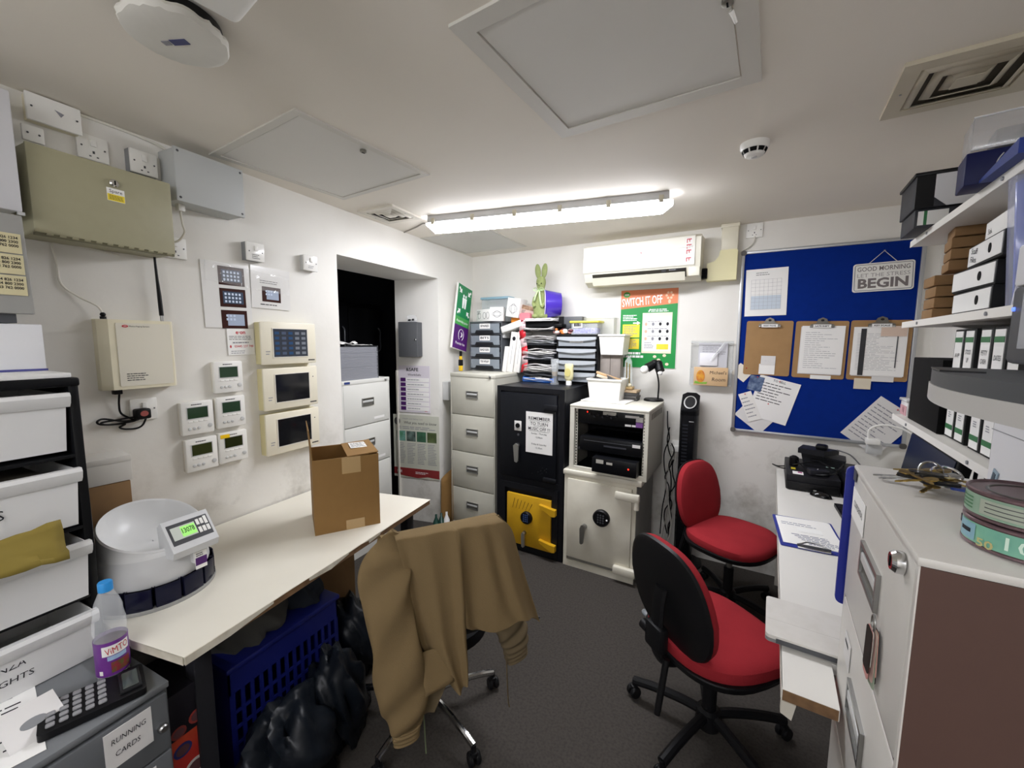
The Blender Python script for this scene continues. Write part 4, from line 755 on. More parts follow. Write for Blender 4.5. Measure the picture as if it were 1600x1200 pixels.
# red and white barrier tape strip
tp = T('hazard_tape', 'red and white striped tape hanging beside the paper trays', 'tape', BW(.705,.225,1.345), RB)
zs = [0,.07,.14,.21,.28,.35,.42,.46]
for i in range(7):
    x = -.02+.015*sin(i*.9); x2 = -.02+.015*sin((i+1)*.9); B().add([(x-.028,.004*sin(i*2),zs[i]),(x+.028,.004*cos(i),zs[i]+.02),(x2+.028,.004*cos(i+1),zs[i+1]+.02),(x2-.028,.004*sin(i*2+2),zs[i+1])],[(0,1,2,3)]).make('stripe', M('tape red','#c8202e',.35) if i%2 == 0 else M('tape pale','#e9c9cc',.35), tp, solid=.002)
B().prism(rrect(-.06,.04,.44,.5,.02), -.006,.03).make('roll', M('tape pink','#d9808a',.4), tp)
# paper trays on the black safe
ZS = 1.275
pt = T('letter_trays', 'stack of letter trays stuffed with papers on the black safe, blue tray lowest', 'trays', BW(.825,.22,ZS), RB)
def tray(z, mat, nm): return B().box(-.14,.14,-.005,.2,z,z+.004).box(-.14,-.136,-.005,.2,z,z+.045).box(.136,.14,-.005,.2,z,z+.045).box(-.14,.14,.196,.2,z,z+.045).box(-.14,.14,-.008,-.004,z,z+.012).make(nm, mat, pt)
tray(.0, M('tray blue','#2f6fd0',.35), 'blue_tray'); B().box(-.145,.145,-.014,.0,.0,.038,.008).make('tray_front', MATS['tray blue'], pt)
for z in (.075,.185,.305,.42): tray(z, M('tray smoke','#2e3034',.3), 'tray')
def papers(z0, n, seed, mat=paper, w=.13, wob=.012, nm='papers'):
    R = random.Random(seed); b = B()
    for i in range(n):
        dx, dy, zz, bow = R.uniform(-.014,.014), R.uniform(-.03,0), z0+i*.0055, R.uniform(-wob,wob)
        b.grid(6, 2, lambda u, v: ((u-.5)*2*w+dx, dy+v*.19, zz+bow*sin(pi*u)*(1-v*.5)+.004*sin(u*9+i)))
    return b.make(nm, mat, pt, solid=.0022, kind='stuff')
papers(.085, 7, 1); papers(.118, 6, 2, paper2); papers(.2, 6, 3, M('shadow paper','#b9bac0',.7)); papers(.235, 6, 4, paper, wob=.02); papers(.318, 5, 5, M('clear sleeve','#cfd3d6',.15)); papers(.348, 6, 6, paper2, wob=.025); papers(.43, 5, 7, paper2, wob=.02); papers(.05, 4, 9, dgrey); papers(.012, 4, 10)
B().box(-.02,.11,-.02,.1,.03,.038).make('white_pad', paper, pt)
for i, (x, z, s) in enumerate(((-.05,.5,.13),(.0,.512,.12))): B().box(-s,s,-.03,.17,z,z+.01,.002).rz(3-6*i).make('magazine', [paper2, paper][i], pt)
B().box(-.13,.13,-.0,.19,.455,.495).make('dark_folder', black_m, pt); B().box(-.12,.13,.02,.19,.16,.18).make('dark_folder', black_m, pt); B().box(-.12,.13,.02,.19,.275,.298).make('dark_folder', black_m, pt); B().box(.13,.2,.0,.15,.45,.475,.003).make('red_black_folder', black, pt)
# bunny and purple tub
bn = T('bunny_figure', 'mossy green bunny figure with tall ears and a pale green bow on the paper trays', 'figurine', BW(.828,.20,1.798), RB)
moss = M('moss flock', '#8f9a63', .95, noise=.35, scale=60, col2='#74804c', bump=.6, bscale=180); bow_m = M('pale green ribbon','#b9cf9d',.4)
prof = [(.001,0),(.052,.0),(.060,.02),(.063,.06),(.06,.11),(.053,.16),(.042,.2),(.032,.225),(.030,.24),(.036,.26),(.041,.285),(.038,.31),(.026,.33),(.001,.338)]
B().lathe(prof, 28, cap=False).tr(Matrix.Diagonal((1,.8,1,1))).make('body', moss, bn)
for s in (-1,1):
    e_ = B(); e_.ball((0,0,.06), .06, 16, (.42,.26,1)).ry(s*7).tr(Matrix.Translation((s*.022,0,.318))).make('ear', moss, bn)
    B().ball((0,-.009,.06), .045, 12, (.32,.1,1)).ry(s*7).tr(Matrix.Translation((s*.022,0,.318))).make('inner_ear', M('moss pale','#a3a883',.9), bn)
    B().ball((s*.03,-.045,.016), .026, 12, (1,.9,.7)).make('foot', moss, bn); B().tube([(s*.05,-.01,.17),(s*.053,-.03,.12),(s*.03,-.05,.085)], [.014,.014,.016], 10).make('paw', moss, bn)
    B().ball((s*.02,-.036,.275), .005, 8).make('eye', black, bn); B().tube(spline([(0,-.034,.225),(s*.02,-.05,.24),(s*.042,-.045,.235),(s*.035,-.045,.218),(0,-.034,.223)]), .005, 6, flat=.5).make('bow_loop', bow_m, bn)
    B().grid(2, 6, lambda u, v: (s*(.006+.028*v+(u-.5)*.016), -.044-.014*sin(v*2.4), .222-.11*v*(1.25 if s > 0 else .8))).make('bow_tail', bow_m, bn, solid=.002)
B().ball((0,-.042,.262), .006, 8, (1,.7,.8)).make('nose', M('moss dark','#5f6a40',.9), bn)
B().lathe([(.034,.222),(.036,.228),(.034,.234)], 24, cap=False).tr(Matrix.Diagonal((1,.85,1,1))).make('bow_band', bow_m, bn)
pu = M('purple gloss','#4b35b0',.2); pt2 = T('purple_bucket', 'shiny purple plastic tub lying on its side behind the bunny figure', 'tub', BW(.945,.085,1.915), rot=(0,0,RB))
B().lathe([(.11,-.13),(.108,-.13),(.085,.0),(.001,.0),(.001,.006),(.092,.006),(.118,-.135),(.122,-.128),(.118,-.122)], 32, cap=False, axis='y').rz(-58).make('tub', pu, pt2); B().lathe([(.119,-.128),(.124,-.13),(.119,-.136)], 32, cap=False, axis='y').rz(-58).make('pale_rim', M('lilac rim','#cfc6ee',.3), pt2)
q = T('grey_box', 'black and grey box file end behind the bunny, above the right drawer tower', 'box', BW(1.06,.13,1.70), RB); B().box(-.10,.10,0,.1,.0,.11,.003).make('carton', dgrey, q); B().box(-.10,-.055,-.002,.0,.0,.112).make('black_band', black, q)
q = T('confetti_pouch', 'small pouch of coloured wrappers between the trays and the right drawer tower', 'pouch', BW(1.035,.2,1.665), RB); b_ = B(); R = random.Random(8)
cm_ = [M('wrap pink','#d99a94',.4),M('wrap white','#e6dfd8',.4),M('wrap maroon','#5b2730',.4),M('wrap orange','#cf7a3a',.4)]
for i in range(14): B().ball((R.uniform(-.09,.06),R.uniform(-.01,.03),.012+R.uniform(0,.03)), .018, 8, (1.2,.7,.7)).make('wrapper', cm_[i%4], q)
drawers('black tower of four grey wavy fronted drawers at the right of the black safe', 1.155, .215, ZS, .345, .39, .2, 4, black, drawer_mat=M('drawer haze','#9aa0a6',.3), labels=(None,None,None,'TICKETS'), wave=True)
yt = T('clear_tub', 'clear tub of purple bits with a yellow lid on the right drawer tower', 'tub', BW(1.205,.2,1.667), RB)
B().box(-.105,.105,0,.12,0,.004).box(-.105,-.102,0,.12,0,.09).box(.102,.105,0,.12,0,.09).box(-.105,.105,0,.003,0,.09).make('tub', clear_m, yt); B().box(-.12,.12,-.012,.13,.088,.104,.006).make('lid', M('lid yellow','#e8df4a',.35), yt); B().box(-.095,.095,.006,.11,.004,.05,.01).make('contents', M('bits purple','#6a62b8',.5,noise=.8,scale=60,col2='#c9c6e6'), yt); lb = B().box(-.09,-.015,-.002,0,.05,.1).make('label', paper, yt); lines(lb, ink, -.085,-.02,.055,.09,1,-.0024,.7,3)
q = T('clear_tub', 'larger empty clear tub behind the yellow lidded tub', 'tub', BW(1.265,.09,1.667), RB); B().box(-.13,.14,0,.003,0,.13).box(-.13,-.127,0,.08,0,.13).box(.137,.14,0,.08,0,.13).box(-.14,.15,-.006,.085,.125,.137,.003).make('tub', clear('cloudy clear','#e6e8e2',.3), q)
# white tub on grey panels at the right
q = T('wooden_boards', 'upright grey wooden boards behind the white tubs, right of the black safe', 'boards', BW(1.41,.17,1.176), RB)
for i, x in enumerate((-.08, .0)): B().box(x,x+.078,0,.08,0,.335,.003).make('board', M('ash board','#8f8780',.7,noise=.4,scale=4,col2='#6e665f',stretch=(6,6,.6)), q)
def wtub(label, u, off, z, w, d_, h_, mat): 
    t = T('white_tub', label, 'tub', BW(u,off,z), RB); a, b_ = w/2, w/2*.86
    v = [(-b_,d_*.07,0),(b_,d_*.07,0),(b_,d_*.93,0),(-b_,d_*.93,0),(-a,0,h_),(a,0,h_),(a,d_,h_),(-a,d_,h_)]
    B().add(v, [(0,3,2,1),(0,1,5,4),(1,2,6,5),(2,3,7,6),(3,0,4,7)]).make('tub', mat, t, ang=0, solid=.004); B().box(-a-.008,a+.008,-.008,.004,h_-.012,h_+.002,.003).box(-a-.008,a+.008,d_-.004,d_+.008,h_-.012,h_+.002,.003).box(-a-.008,-a+.004,0,d_,h_-.012,h_+.002,.003).box(a-.004,a+.008,0,d_,h_-.012,h_+.002,.003).make('rim', mat, t); return t
wtub('white plastic tub standing on the grey boards under the poster', 1.425, .21, 1.514, .19, .17, .15, M('tub white','#e4e3dd',.35))
tb2 = wtub('white plastic tub holding a brush and cards on top of the equipment rack', 1.42, .345, 1.184, .25, .2, .155, MATS['tub white'])
q = T('hand_brush', 'wooden handled brush lying across the white tub on the rack', 'brush', BW(1.45,.29,1.345), rot=(0,18,RB+20)); B().box(-.11,.08,-.014,.014,.0,.018,.006).make('handle', M('brush wood','#c9a67c',.6), q); B().box(-.10,-.02,-.02,.02,-.02,.0,.003).make('bristles', M('bristle','#e0d3bd',.9), q)
q = T('grey_card', 'grey card with dark rings sticking out of the white tub on the rack', 'card', BW(1.40,.28,1.29), rot=(20,24,RB)); B().box(-.075,.085,-.003,.003,0,.09).make('card', M('card slate','#6d6b6a',.6), q); B().tube([(p,-.004,z) for p,z in ell(-.02,.05,.022,.026,14)], .004, 5, closed=True).make('ring', black, q)
q = T('loose_papers', 'flat white papers under the white tub on the rack', 'papers', BW(1.43,.37,1.177), RB); R = random.Random(4)
for i in range(3): B().box(-.16,.17,-.04,.26,i*.0025,i*.0025+.002).rz(R.uniform(-4,4)).make('sheet', paper, q)
# trophy on slates
q = T('slate_stack', 'stack of dark slate and wooden coasters beside the desk lamp', 'coasters', BW(1.565,.16,1.176), RB)
for i in range(4): B().box(-.055,.062,-.05,.06,i*.02,i*.02+.018,.002).rz([3,-4,6,-2][i]).make('coaster', [M('slate','#4a4948',.6),M('slate pale','#5d5b58',.6)][i%2] if i < 3 else M('pale wood','#b9a183',.6), q)
q = T('trophy', 'tall clear glass trophy on a pale wooden base', 'trophy', BW(1.545,.15,1.257), RB); B().box(-.04,.04,-.035,.035,0,.02,.003).make('base', M('trophy wood','#c2a878',.5), q); B().prism([(-.034,.02),(.034,.02),(.022,.21),(.0,.25),(-.026,.21)], -.01,.01).make('glass', clear('trophy glass','#dfe6e4',.3,.05), q); B().cyl((-.008,-.012,.02),(-.012,-.012,.2),.004).cyl((.012,-.012,.02),(.01,-.012,.19),.004).make('gold_rod', brass, q); B().ball((.018,-.022,.032),.014,12).make('cream_ball', cream, q)
# desk lamp
q = T('desk_lamp', 'small black desk lamp with two spot heads and a bent stem on the rack', 'lamp', BW(1.725,.10,1.176), RB); B().lathe([(.07,0),(.072,.008),(.066,.016),(.01,.018)], 32).make('base', black, q)
B().tube(spline([(.03,0,.015),(.032,0,.12),(.02,-.01,.2),(-.005,-.02,.27)]), .006, 8).make('stem', black, q)
B().cyl((.0,-.02,.275),(-.045,-.05,.245),.03,.034,16).ball((0,-.02,.277),.031,14).make('left_head', black, q); B().cyl((.03,-.02,.275),(.045,-.04,.225),.026,.032,16).ball((.03,-.02,.277),.027,14).make('right_head', black, q)
B().ball((-.062,-.062,.232),.030,16).cyl((-.045,-.05,.246),(-.055,-.057,.24),.02).make('bulb', M('bulb white','#f2f2f0',.2), q); B().ball((.047,-.046,.212),.018,12).make('bulb', M('bulb white'), q)
# glass and sauce bottle on the safe
q = T('beer_glass', 'tall clear beer glass on the front of the black safe', 'glass', BW(1.012,.31,ZS), RB); B().lathe([(.001,0),(.034,0),(.034,.012),(.022,.03),(.021,.06),(.03,.13),(.032,.2),(.031,.2),(.029,.13),(.019,.065),(.001,.06)], 24, cap=False).make('glass', clear('pint glass','#dfe4e6',.2,.05), q); B().lathe([(.001,.062),(.019,.067),(.024,.10),(.001,.10)], 20, cap=False).make('dregs', M('beer amber','#8a6a2a',.2), q)
q = T('sauce_bottle', 'upturned pale yellow sauce bottle with a white cap beside the beer glass', 'bottle', BW(1.13,.305,ZS), RB); B().lathe([(.022,0),(.022,.03),(.02,.034)], 24).make('cap', white, q); B().lathe([(.02,.034),(.033,.05),(.036,.08),(.034,.14),(.036,.15),(.03,.165),(.001,.168)], 28).tr(Matrix.Diagonal((1,.75,1,1))).make('bottle_body', M('mayo yellow','#e6dfae',.35), q); B().prism(ell(0,.1,.024,.032,16), -.0295,-.026).make('label', M('mayo label','#c9bf7a',.4), q)
# ---- on the back wall itself
ac = T('air_conditioner', 'cream wall mounted air conditioner with red stickers', 'air conditioner', BW(1.60,0,2.03), RB)
am_ = M('aircon cream','#e2dfcf',.35)
B().prism([(0,.02),(-.1,.0),(-.17,.03),(-.2,.085),(-.2,.28),(-.17,.30),(0,.305)], -.405, .405, 'x').make('casing', am_, ac)
B().prism([(-.2,.09),(-.209,.10),(-.209,.285),(-.19,.30),(-.2,.28)], -.41, .37, 'x').make('front_panel', M('aircon panel','#e6e4d8',.3), ac); B().box(-.405,.36,-.2115,-.209,.213,.222,.001).make('panel_crease', white_gl, ac)
B().add([(-.34,-.203,.082),(.32,-.203,.082),(.32,-.174,.026),(-.34,-.174,.026)],[(3,2,1,0)]).make('outlet', M('outlet dark','#37342d',.8), ac, ang=0)
B().prism([(-.222,.052),(-.215,.055),(-.182,.004),(-.189,.001)], -.335, .315, 'x').make('louvre', am_, ac)
for x in (-.16,.06): B().cyl((x,-.19,.06),(x,-.185,.03),.004,n=8).make('louvre_clip', am_, ac)
B().box(.335,.405,-.203,-.16,.025,.085,.004).make('end_cap', am_, ac)
for k in range(6): B().box(-.33+k*.12,-.31+k*.12,-.17,-.15,.299,.306,.002).make('top_clip', am_, ac)
B().box(.16,.19,-.2025,-.2,.063,.083).make('receiver_window', black, ac); lines(ac, greyink, .21,.27,.068,.08,1,-.2012,.5,3); lines(ac, ink, .255, .315, .07, .08, 1, -.2015, .7, 6, rag=0)
b = B()
for k, z in enumerate((.262,.225,.19,.14)): b.box(.318,.348,-.2105,-.209,z,z+.006).box(.318,.323,-.2105,-.209,z-.02,z).box(.333,.338,-.2105,-.209,z-.014,z)
b.make('red_sticker', red_m, ac); lb = B().box(.31,.355,-.2098,-.209,.12,.275).make('sticker_backing', paper, ac); txt('L', .022, red_m, ac, .02, -.2105, .21, bold=.03); txt('··', .022, red_m, ac, .02, -.2105, .13, bold=.03); B().box(.005,.035,-.2098,-.209,.118,.235).make('sticker_backing', paper, ac)
q = T('cable_trunking', 'cream pipe trunking from the ceiling to the air conditioner', 'trunking', BW(2.165,0,2.03), RB)
B().box(-.05,.05,-.07,0,.19,CEIL-2.03-.001,.006).make('upper_duct', M('trunk cream','#ddd8c4',.4), q); B().box(-.056,.056,-.076,0,.345,.3695,.004).make('ceiling_collar', MATS['trunk cream'], q)
B().prism([(.052,0),(.052,.19),(.045,.2),(-.052,.2),(-.06,.16),(-.085,.13),(-.13,.118),(-.13,0)], -.075, 0).make('elbow', M('trunk yellowed','#ddd6a8',.4), q)
q2 = T('pipe', 'short black insulated pipe between the air conditioner and its trunking', 'pipe', BW(2.02,.06,2.09), RB); B().cyl((-.02,0,0),(.02,0,0),.03).cyl((-.02,-.02,-.03),(.02,-.02,-.03),.015).make('insulation', black_m, q2)
socket('wall_socket', 'single white switched socket right of the trunking above the blue board', BW(2.305,0,2.35), RB, .095, .095)
tag(B().tube(spline([BW(2.31,.012,2.31),BW(2.30,.015,2.27),BW(2.27,.015,2.24),BW(2.235,.01,2.22),BW(2.225,.01,2.2)]), .004, 8).make('cable', MATS['white cable']), 'short white cable from the socket down to the edge of the blue board', 'cable')
# switch it off poster
po = T('poster', 'orange and green SWITCH IT OFF poster under the air conditioner', 'poster', BW(1.64,.003,1.71), RB)
pg_ = M('poster green','#0f8f3f',.45); B().box(-.212,.212,-.0015,0,-.298,.298).make('sheet', paper, po)
B().box(-.209,.209,-.0022,-.0015,-.296,.296).make('green_ground', pg_, po); B().prism([(-.209,.295),(.209,.295),(.209,.185),(-.209,.152)], -.0030, -.0022).make('orange_band', orange_m, po)
txt('SWITCH IT OFF', .088, wtxt, po, -.05, -.0036, .207, w=.30, bold=.012, rot=(90,-4.0,0)); B().prism(ell(-.165,.262,.026,.022,18), -.0036,-.003).make('logo', M('logo green','#3d8f2e',.4), po); lines(po, wtxt, -.18, -.15, .256, .268, 1, -.004, .7, 8, rag=0)
b = B()
for a in range(6): b.prism(ell(.15+.022*cos(a*1.05),.245+.022*sin(a*1.05),.009,.009,8), -.0036,-.003)
b.prism(ell(.15,.2,.01,.016,8), -.0036,-.003).make('flower_mark', M('pale peach','#f2c9a8',.5), po)
for x0,x1,z0,z1,n,s in ((-.19,-.08,.06,.11,4,1),(.02,.19,.125,.15,2,2)): lines(po, wtxt, x0,x1,z0,z1,n,-.0026,.5,s)
B().prism([(-.11,.05),(-.08,.05),(-.08,.06),(-.055,.045),(-.08,.03),(-.08,.04),(-.11,.04)], -.003,-.0022).prism([(-.0,.13),(.012,.15),(.02,.146),(.008,.125)], -.003,-.0022).make('arrow', wtxt, po)
for z0,z1,s in ((-.065,.035,3),(-.155,-.075,4)): y_ = B().box(-.19,-.06,-.003,-.0022,z0,z1).make('yellow_panel', yellow_m, po); lines(y_, greyink, -.18,-.075,z0+.008,z1-.01,6,-.0034,.4,s)
c_ = B().box(-.04,.175,-.003,-.0022,-.185,.12).make('cream_panel', M('poster cream','#efe7cf',.5), po); c2 = B().box(-.03,.17,-.0036,-.003,-.17,.095).make('white_panel', paper, po)
for r in range(3):
    for k in range(4): x, z = -.012+k*.052, .035-r*.055; B().prism(ell(x,z,.01,.013,10), -.0042,-.0036).make('icon', [M('icon peach','#e6b49a',.5),greyink,ink,ink][k] , po)
    lines(c2, greyink, .0,.16,.048-r*.055,.062-r*.055,1,-.004,.3,r+70)
B().box(.07,.155,-.0042,-.0036,-.155,-.115).make('yellow_note', yellow_m, po); lines(c2, greyink, -.02,.05,-.15,-.1,4,-.004,.4,77)
lines(po, wtxt, -.19,-.02,-.225,-.175,2,-.0026,.7,9); b = B()
for x,z in ((.06,-.21),(.13,-.2),(.09,-.235),(.07,-.265),(.11,-.265),(.15,-.265)): b.prism(ell(x,z,.013,.011,10), -.003,-.0022)
b.make('picture_dot', M('dot cream','#f3ddc4',.5), po)
# acrylic holder with the child's sign
q = T('leaflet_holder', 'clear wall leaflet holder with a folded white sheet and a painted name sign', 'holder', BW(2.09,0,1.31), RB)
B().box(-.135,.135,-.004,0,0,.31).make('back_plate', clear('acrylic','#e8ecec',.16), q); B().box(-.135,.135,-.038,-.034,-.004,.115).box(-.135,.135,-.038,0,-.006,-.002).box(-.135,-.132,-.038,0,0,.3).box(.132,.135,-.038,0,0,.3).make('pocket', clear('acrylic'), q)
B().tube([(-.135,-.004,.31),(-.135,-.036,.30),(.06,-.036,.30)], .0025, 5).tube([(.0,-.036,.18),(.06,-.034,.27),(.08,-.03,.3),(.135,-.02,.3)], .004, 6).make('edge_glint', clear('acrylic edge','#f4f7f7',.6), q)
B().box(-.085,.10,-.012,-.006,.1,.295).make('grey_sheet', M('lined sheet','#c4c4c9',.7), q); lines(q, greyink, -.06,.09,.2,.28,6,-.0125,.3,5); B().box(-.075,.04,-.022,-.014,.135,.225,.001).rz(2).make('folded_sheet', M('white note','#e9e9ee',.6), q)
sgn = B().box(-.105,.112,-.052,-.042,-.005,.125,.003).make('name_sign', M('sign wood','#cfae84',.6), q)
txt("Michael's", .032, ink, q, .05, -.0526, .088, w=.105, shear=.1); txt('Room', .036, ink, q, .055, -.0526, .04, w=.085, shear=.1)
B().prism(ell(-.06,.06,.028,.045,16), -.0535,-.052).make('painted_patch', M('sign amber','#d79a2c',.6,noise=.8,scale=40,col2='#b8402a'), q); B().prism([(-.1,.008),(-.02,.006),(-.015,.022),(-.05,.018),(-.095,.026)], -.0535,-.052).make('painted_grass', M('sign leaf green','#7fae3c',.6), q)
# noticeboard
nb = T('noticeboard', 'large blue felt noticeboard with an aluminium frame', 'noticeboard', BW(2.695,.0,1.605), RB)
W_, H_ = .455, .612; felt = M('blue felt','#08297e',.95,noise=.25,scale=25,col2='#072166',bump=.3,bscale=500,spec=.1); alu = M('aluminium','#b9bbbd',.35,metal=.6)
B().box(-W_+.012,W_-.012,-.014,0,-H_+.012,H_-.012).make('felt_panel', felt, nb)
for a_, b_, c_, d_ in ((-W_,W_,-H_,-H_+.02),(-W_,W_,H_-.02,H_),(-W_,-W_+.02,-H_+.02,H_-.02),(W_-.02,W_,-H_+.02,H_-.02)): B().box(a_,b_,-.022,0,c_,d_,.004).make('frame_rail', alu, nb)
for sx in (-1,1):
    for sz in (-1,1): B().prism(rrect(sx*(W_-.012)-.016,sx*(W_-.012)+.016,sz*(H_-.012)-.016,sz*(H_-.012)+.016,.012), -.026,0).make('corner_cap', M('corner grey','#5a5753',.4), nb)
OFF = .0145
def pin(name, label, cat, u, z, tilt=0, off=OFF): return T(name, label, cat, BW(u, off, z), rot=(0, tilt, RB))
q = pin('rota_sheet', 'white rota table pinned at top left of the blue board', 'paper', 2.393, 1.94, -1)
for i in range(2): B().box(-.118+.004*i,.118,-.0025-.001*i,-.001*i,-.152,.155).make('sheet', paper, q)
b = B(); yy = -.0037
for k in range(8): b.box(-.085+k*.024,-.0842+k*.024,yy-.0003,yy,-.11,.085)
for k in range(9): b.box(-.085,.085,yy-.0003,yy,-.11+k*.0244,-.1092+k*.0244)
b.make('table_grid', greyink, q); lines(q, ink, -.06,.03,.11,.135,2,yy,.25,6); B().box(-.085,.085,yy-.0002,yy,-.11,-.02).make('blue_tint', M('pale blue tint','#c8d3de',.7), q)
# hanging sign
q = pin('hanging_sign', 'white hanging sign GOOD MORNING LET THE STRESS BEGIN', 'sign', 2.972, 2.0, -1.5)
B().prism(rrect(-.137,.137,-.083,.083,.014), -.008,0).make('board', white, q); b = B(); P = rrect(-.129,.129,-.075,.075,.01); b.tube([(x,-.0085,z) for x,z in P], .0018, 4, closed=True).make('border', greyink, q)
gt = M('sign grey','#77706f',.6); txt('GOOD MORNING', .036, gt, q, 0, -.0086, .048, w=.235, bold=.008); txt('LET THE STRESS', .031, M('sign pale grey','#a39f9d',.6), q, 0, -.0086, .012, w=.235); txt('BEGIN', .075, gt, q, 0, -.0086, -.037, w=.225, bold=.035)
B().tube([(-.065,-.004,.082),(.0,-.01,.148),(.06,-.004,.082)], .002, 6).make('cord', M('sign cord','#d8d5cf',.7), q); B().ball((0,-.012,.148),.005,8).make('pin', steel, q)
hb = M('hardboard','#a17d50',.6,noise=.3,scale=12,col2='#85643c')
def clipboard(label, u, z, tilt, papers_, tag_, w=.225, h=.345):
    t = pin('clipboard', label, 'clipboard', u, z, tilt); B().prism(rrect(-w/2,w/2,-h/2,h/2,.012), -.004,0).make('board', hb, t)
    cl = B().prism([(-.062,h/2-.04),(.062,h/2-.04),(.06,h/2-.022),(.03,h/2-.012),(.022,h/2+.012),(.0,h/2+.022),(-.022,h/2+.012),(-.03,h/2-.012),(-.06,h/2-.022)], -.016,-.004).make('clip', M('clip metal','#77736b',.35,metal=.8), t); B().cyl((-.06,-.012,h/2-.036),(.06,-.012,h/2-.036),.006).make('clip_roll', chrome, cl)
    B().prism(ell(0,h/2+.004,.009,.007,10), -.0175,-.016).make('clip_hole', ink, cl); lb = B().box(-.045,.045,-.0185,-.016,h/2-.042,h/2-.022).make('name_tape', paper, t); txt(tag_, .012, ink, lb, 0, -.0189, h/2-.032, bold=.03, w=.07)
    for i, (x0,x1,z0,z1,mt,n) in enumerate(papers_):
        s = B().box(x0,x1,-.0065-.0015*i,-.004-.0015*i,z0,z1).rz(0).make('sheet', mt, t)
        if n: lines(s, greyink, x0+.02,x1-.02,z0+.03,z1-.035,n*2,-.0069-.0015*i,.16,int(u*100)+i,rag=.6)
    return t
clipboard('brown clipboard holding only two small white cards, left of three', 2.424, 1.573, .8, [(-.04,.05,-.1725+.0,-.105,paper,0),(-.032,.05,-.112,-.05,paper2,3)], 'NIGHT PHONE', h=.36, w=.262)
c2_ = clipboard('brown clipboard with a neat full white sheet, middle of three', 2.703, 1.567, .8, [(-.035,.07,-.185,-.16,paper,0),(-.105,.115,-.155,.145,paper2,0),(-.1,.118,-.15,.15,paper,9)], 'LATE SHIFT', h=.36, w=.268)
c3_ = clipboard('brown clipboard with crumpled printed sheets and a black strip, right of three', 2.987, 1.567, .4, [(-.1,-.02,-.235,-.17,M('buff card','#d8cdb8',.7),0),(-.02,.08,-.185,-.15,paper2,0),(-.12,.115,-.155,.135,paper2,0),(-.125,.12,-.15,.14,paper,12)], 'KEY SCALE', h=.36, w=.28)
B().box(-.09,-.065,-.0128,-.0105,-.15,.13).make('black_strip', M('strip dark','#3a3a3c',.6), c3_); B().box(.075,.08,-.0128,-.0105,-.1,.13).make('dark_line', dgrey, c3_); B().box(.0,.115,-.0145,-.0125,.085,.145).make('buff_note', M('buff note','#d6bfae',.7), c3_)
# loose papers pinned low on the board
def slip(name, label, u, z, tilt, w, h, off, mat=paper, n=0, seed=1, handwriting=False):
    q = pin(name, label, 'paper', u, z, tilt, OFF+off); B().box(-w/2,w/2,-.0015,0,-h/2,h/2).make('sheet', mat, q)
    if n: lines(q, ink if handwriting else greyink, -w*.42,w*.42,-h*.1 if handwriting else -h*.4,h*.38,n,-.0019,.25,seed,rag=.5)
    B().ball((0,-.004,h*.45),.004,8).make('pin', red_m, q); return q
slip('note_sheet', 'white sheet under the handwritten list, its corner pointing down', 2.395, 1.13, 38, .2, .2, .0005, paper2)
slip('note_sheet', 'handwritten list on a tilted white sheet below the left clipboard', 2.475, 1.23, 14, .235, .285, .002, paper, 7, 4, True)
txt('TO SELL', .02, ink, bpy.data.objects['note_sheet.001'], 0, -.002, .125, bold=.01)
slip('receipt', 'long narrow receipt pinned crooked over the handwritten list', 2.345, 1.175, -22, .08, .2, .004, M('receipt','#e9e7e2',.7), 6, 6)
slip('note_sheet', 'small cream sheet poking out left below the left clipboard', 2.285, 1.405, 38, .1, .09, .001, M('cream sheet','#dfd9cc',.7))
q = slip('blue_leaflet', 'small dark blue crumpled leaflet above the receipt', 2.37, 1.335, 12, .085, .1, .003, M('leaflet blue','#334a72',.3,noise=.8,scale=30,col2='#8fa3bf'))
slip('note_sheet', 'printed white sheet tilted at the lower right corner of the blue board', 3.02, 1.11, 36, .22, .3, .001, paper2, 10, 9)
# tower fan and the wires beside the rack
tf = T('tower_fan', 'slim black tower fan standing between the rack and the red chair', 'fan', BW(1.98,.12,0), RB)
B().lathe([(.13,0),(.13,.012),(.06,.03)], 32).make('base', black, tf)
B().prism([(-.058,-.035),(-.04,-.062),(.04,-.062),(.058,-.035),(.058,.04),(.03,.06),(-.03,.06),(-.058,.04)], .03, 1.14, 'z').make('column', M('fan black','#0b0c10',.25), tf)
B().add([(-.058,-.035,1.14),(-.04,-.062,1.13),(.04,-.062,1.13),(.058,-.035,1.14),(.058,.04,1.235),(.03,.06,1.25),(-.03,.06,1.25),(-.058,.04,1.235),(-.058,-.035,1.1),(-.04,-.062,1.1),(.04,-.062,1.1),(.058,-.035,1.1),(.058,.04,1.1),(.03,.06,1.1),(-.03,.06,1.1),(-.058,.04,1.1)], [(0,1,2,3,4,5,6,7)]+[(i,i+8,(i+1)%8+8,(i+1)%8) for i in range(8)]).make('sloped_head', MATS['fan black'], tf)
tilt = math.atan2(.11, .1); cp_ = B().prism(ell(0,0,.042,.055,24), 0, .004, 'z').tr(Matrix.Translation((0,-.005,1.186)) @ Matrix.Rotation(tilt, 4, 'X')).make('control_ring', steel, tf); B().prism(ell(0,0,.034,.047,24), .004, .006, 'z').tr(Matrix.Translation((0,-.005,1.186)) @ Matrix.Rotation(tilt, 4, 'X')).make('control_panel', black, cp_)
b = B()
for i in range(22): b.box(-.036,.0,-.0635,-.062,.5+i*.025,.512+i*.025)
b.make('grille_slots', M('fan slot','#1e2026',.5), tf); lines(tf, lgrey, .005, .036, 1.055, 1.062, 1, -.063, .6, 6, rag=0)
sk = socket('wall_socket', 'white socket with a white plug low on the back wall beside the tower fan', BW(1.88,0,.83), RB, .09, .09, rocker=False); B().box(-.02,.03,-.045,-.012,-.035,.01,.006).make('white_plug', white, sk)
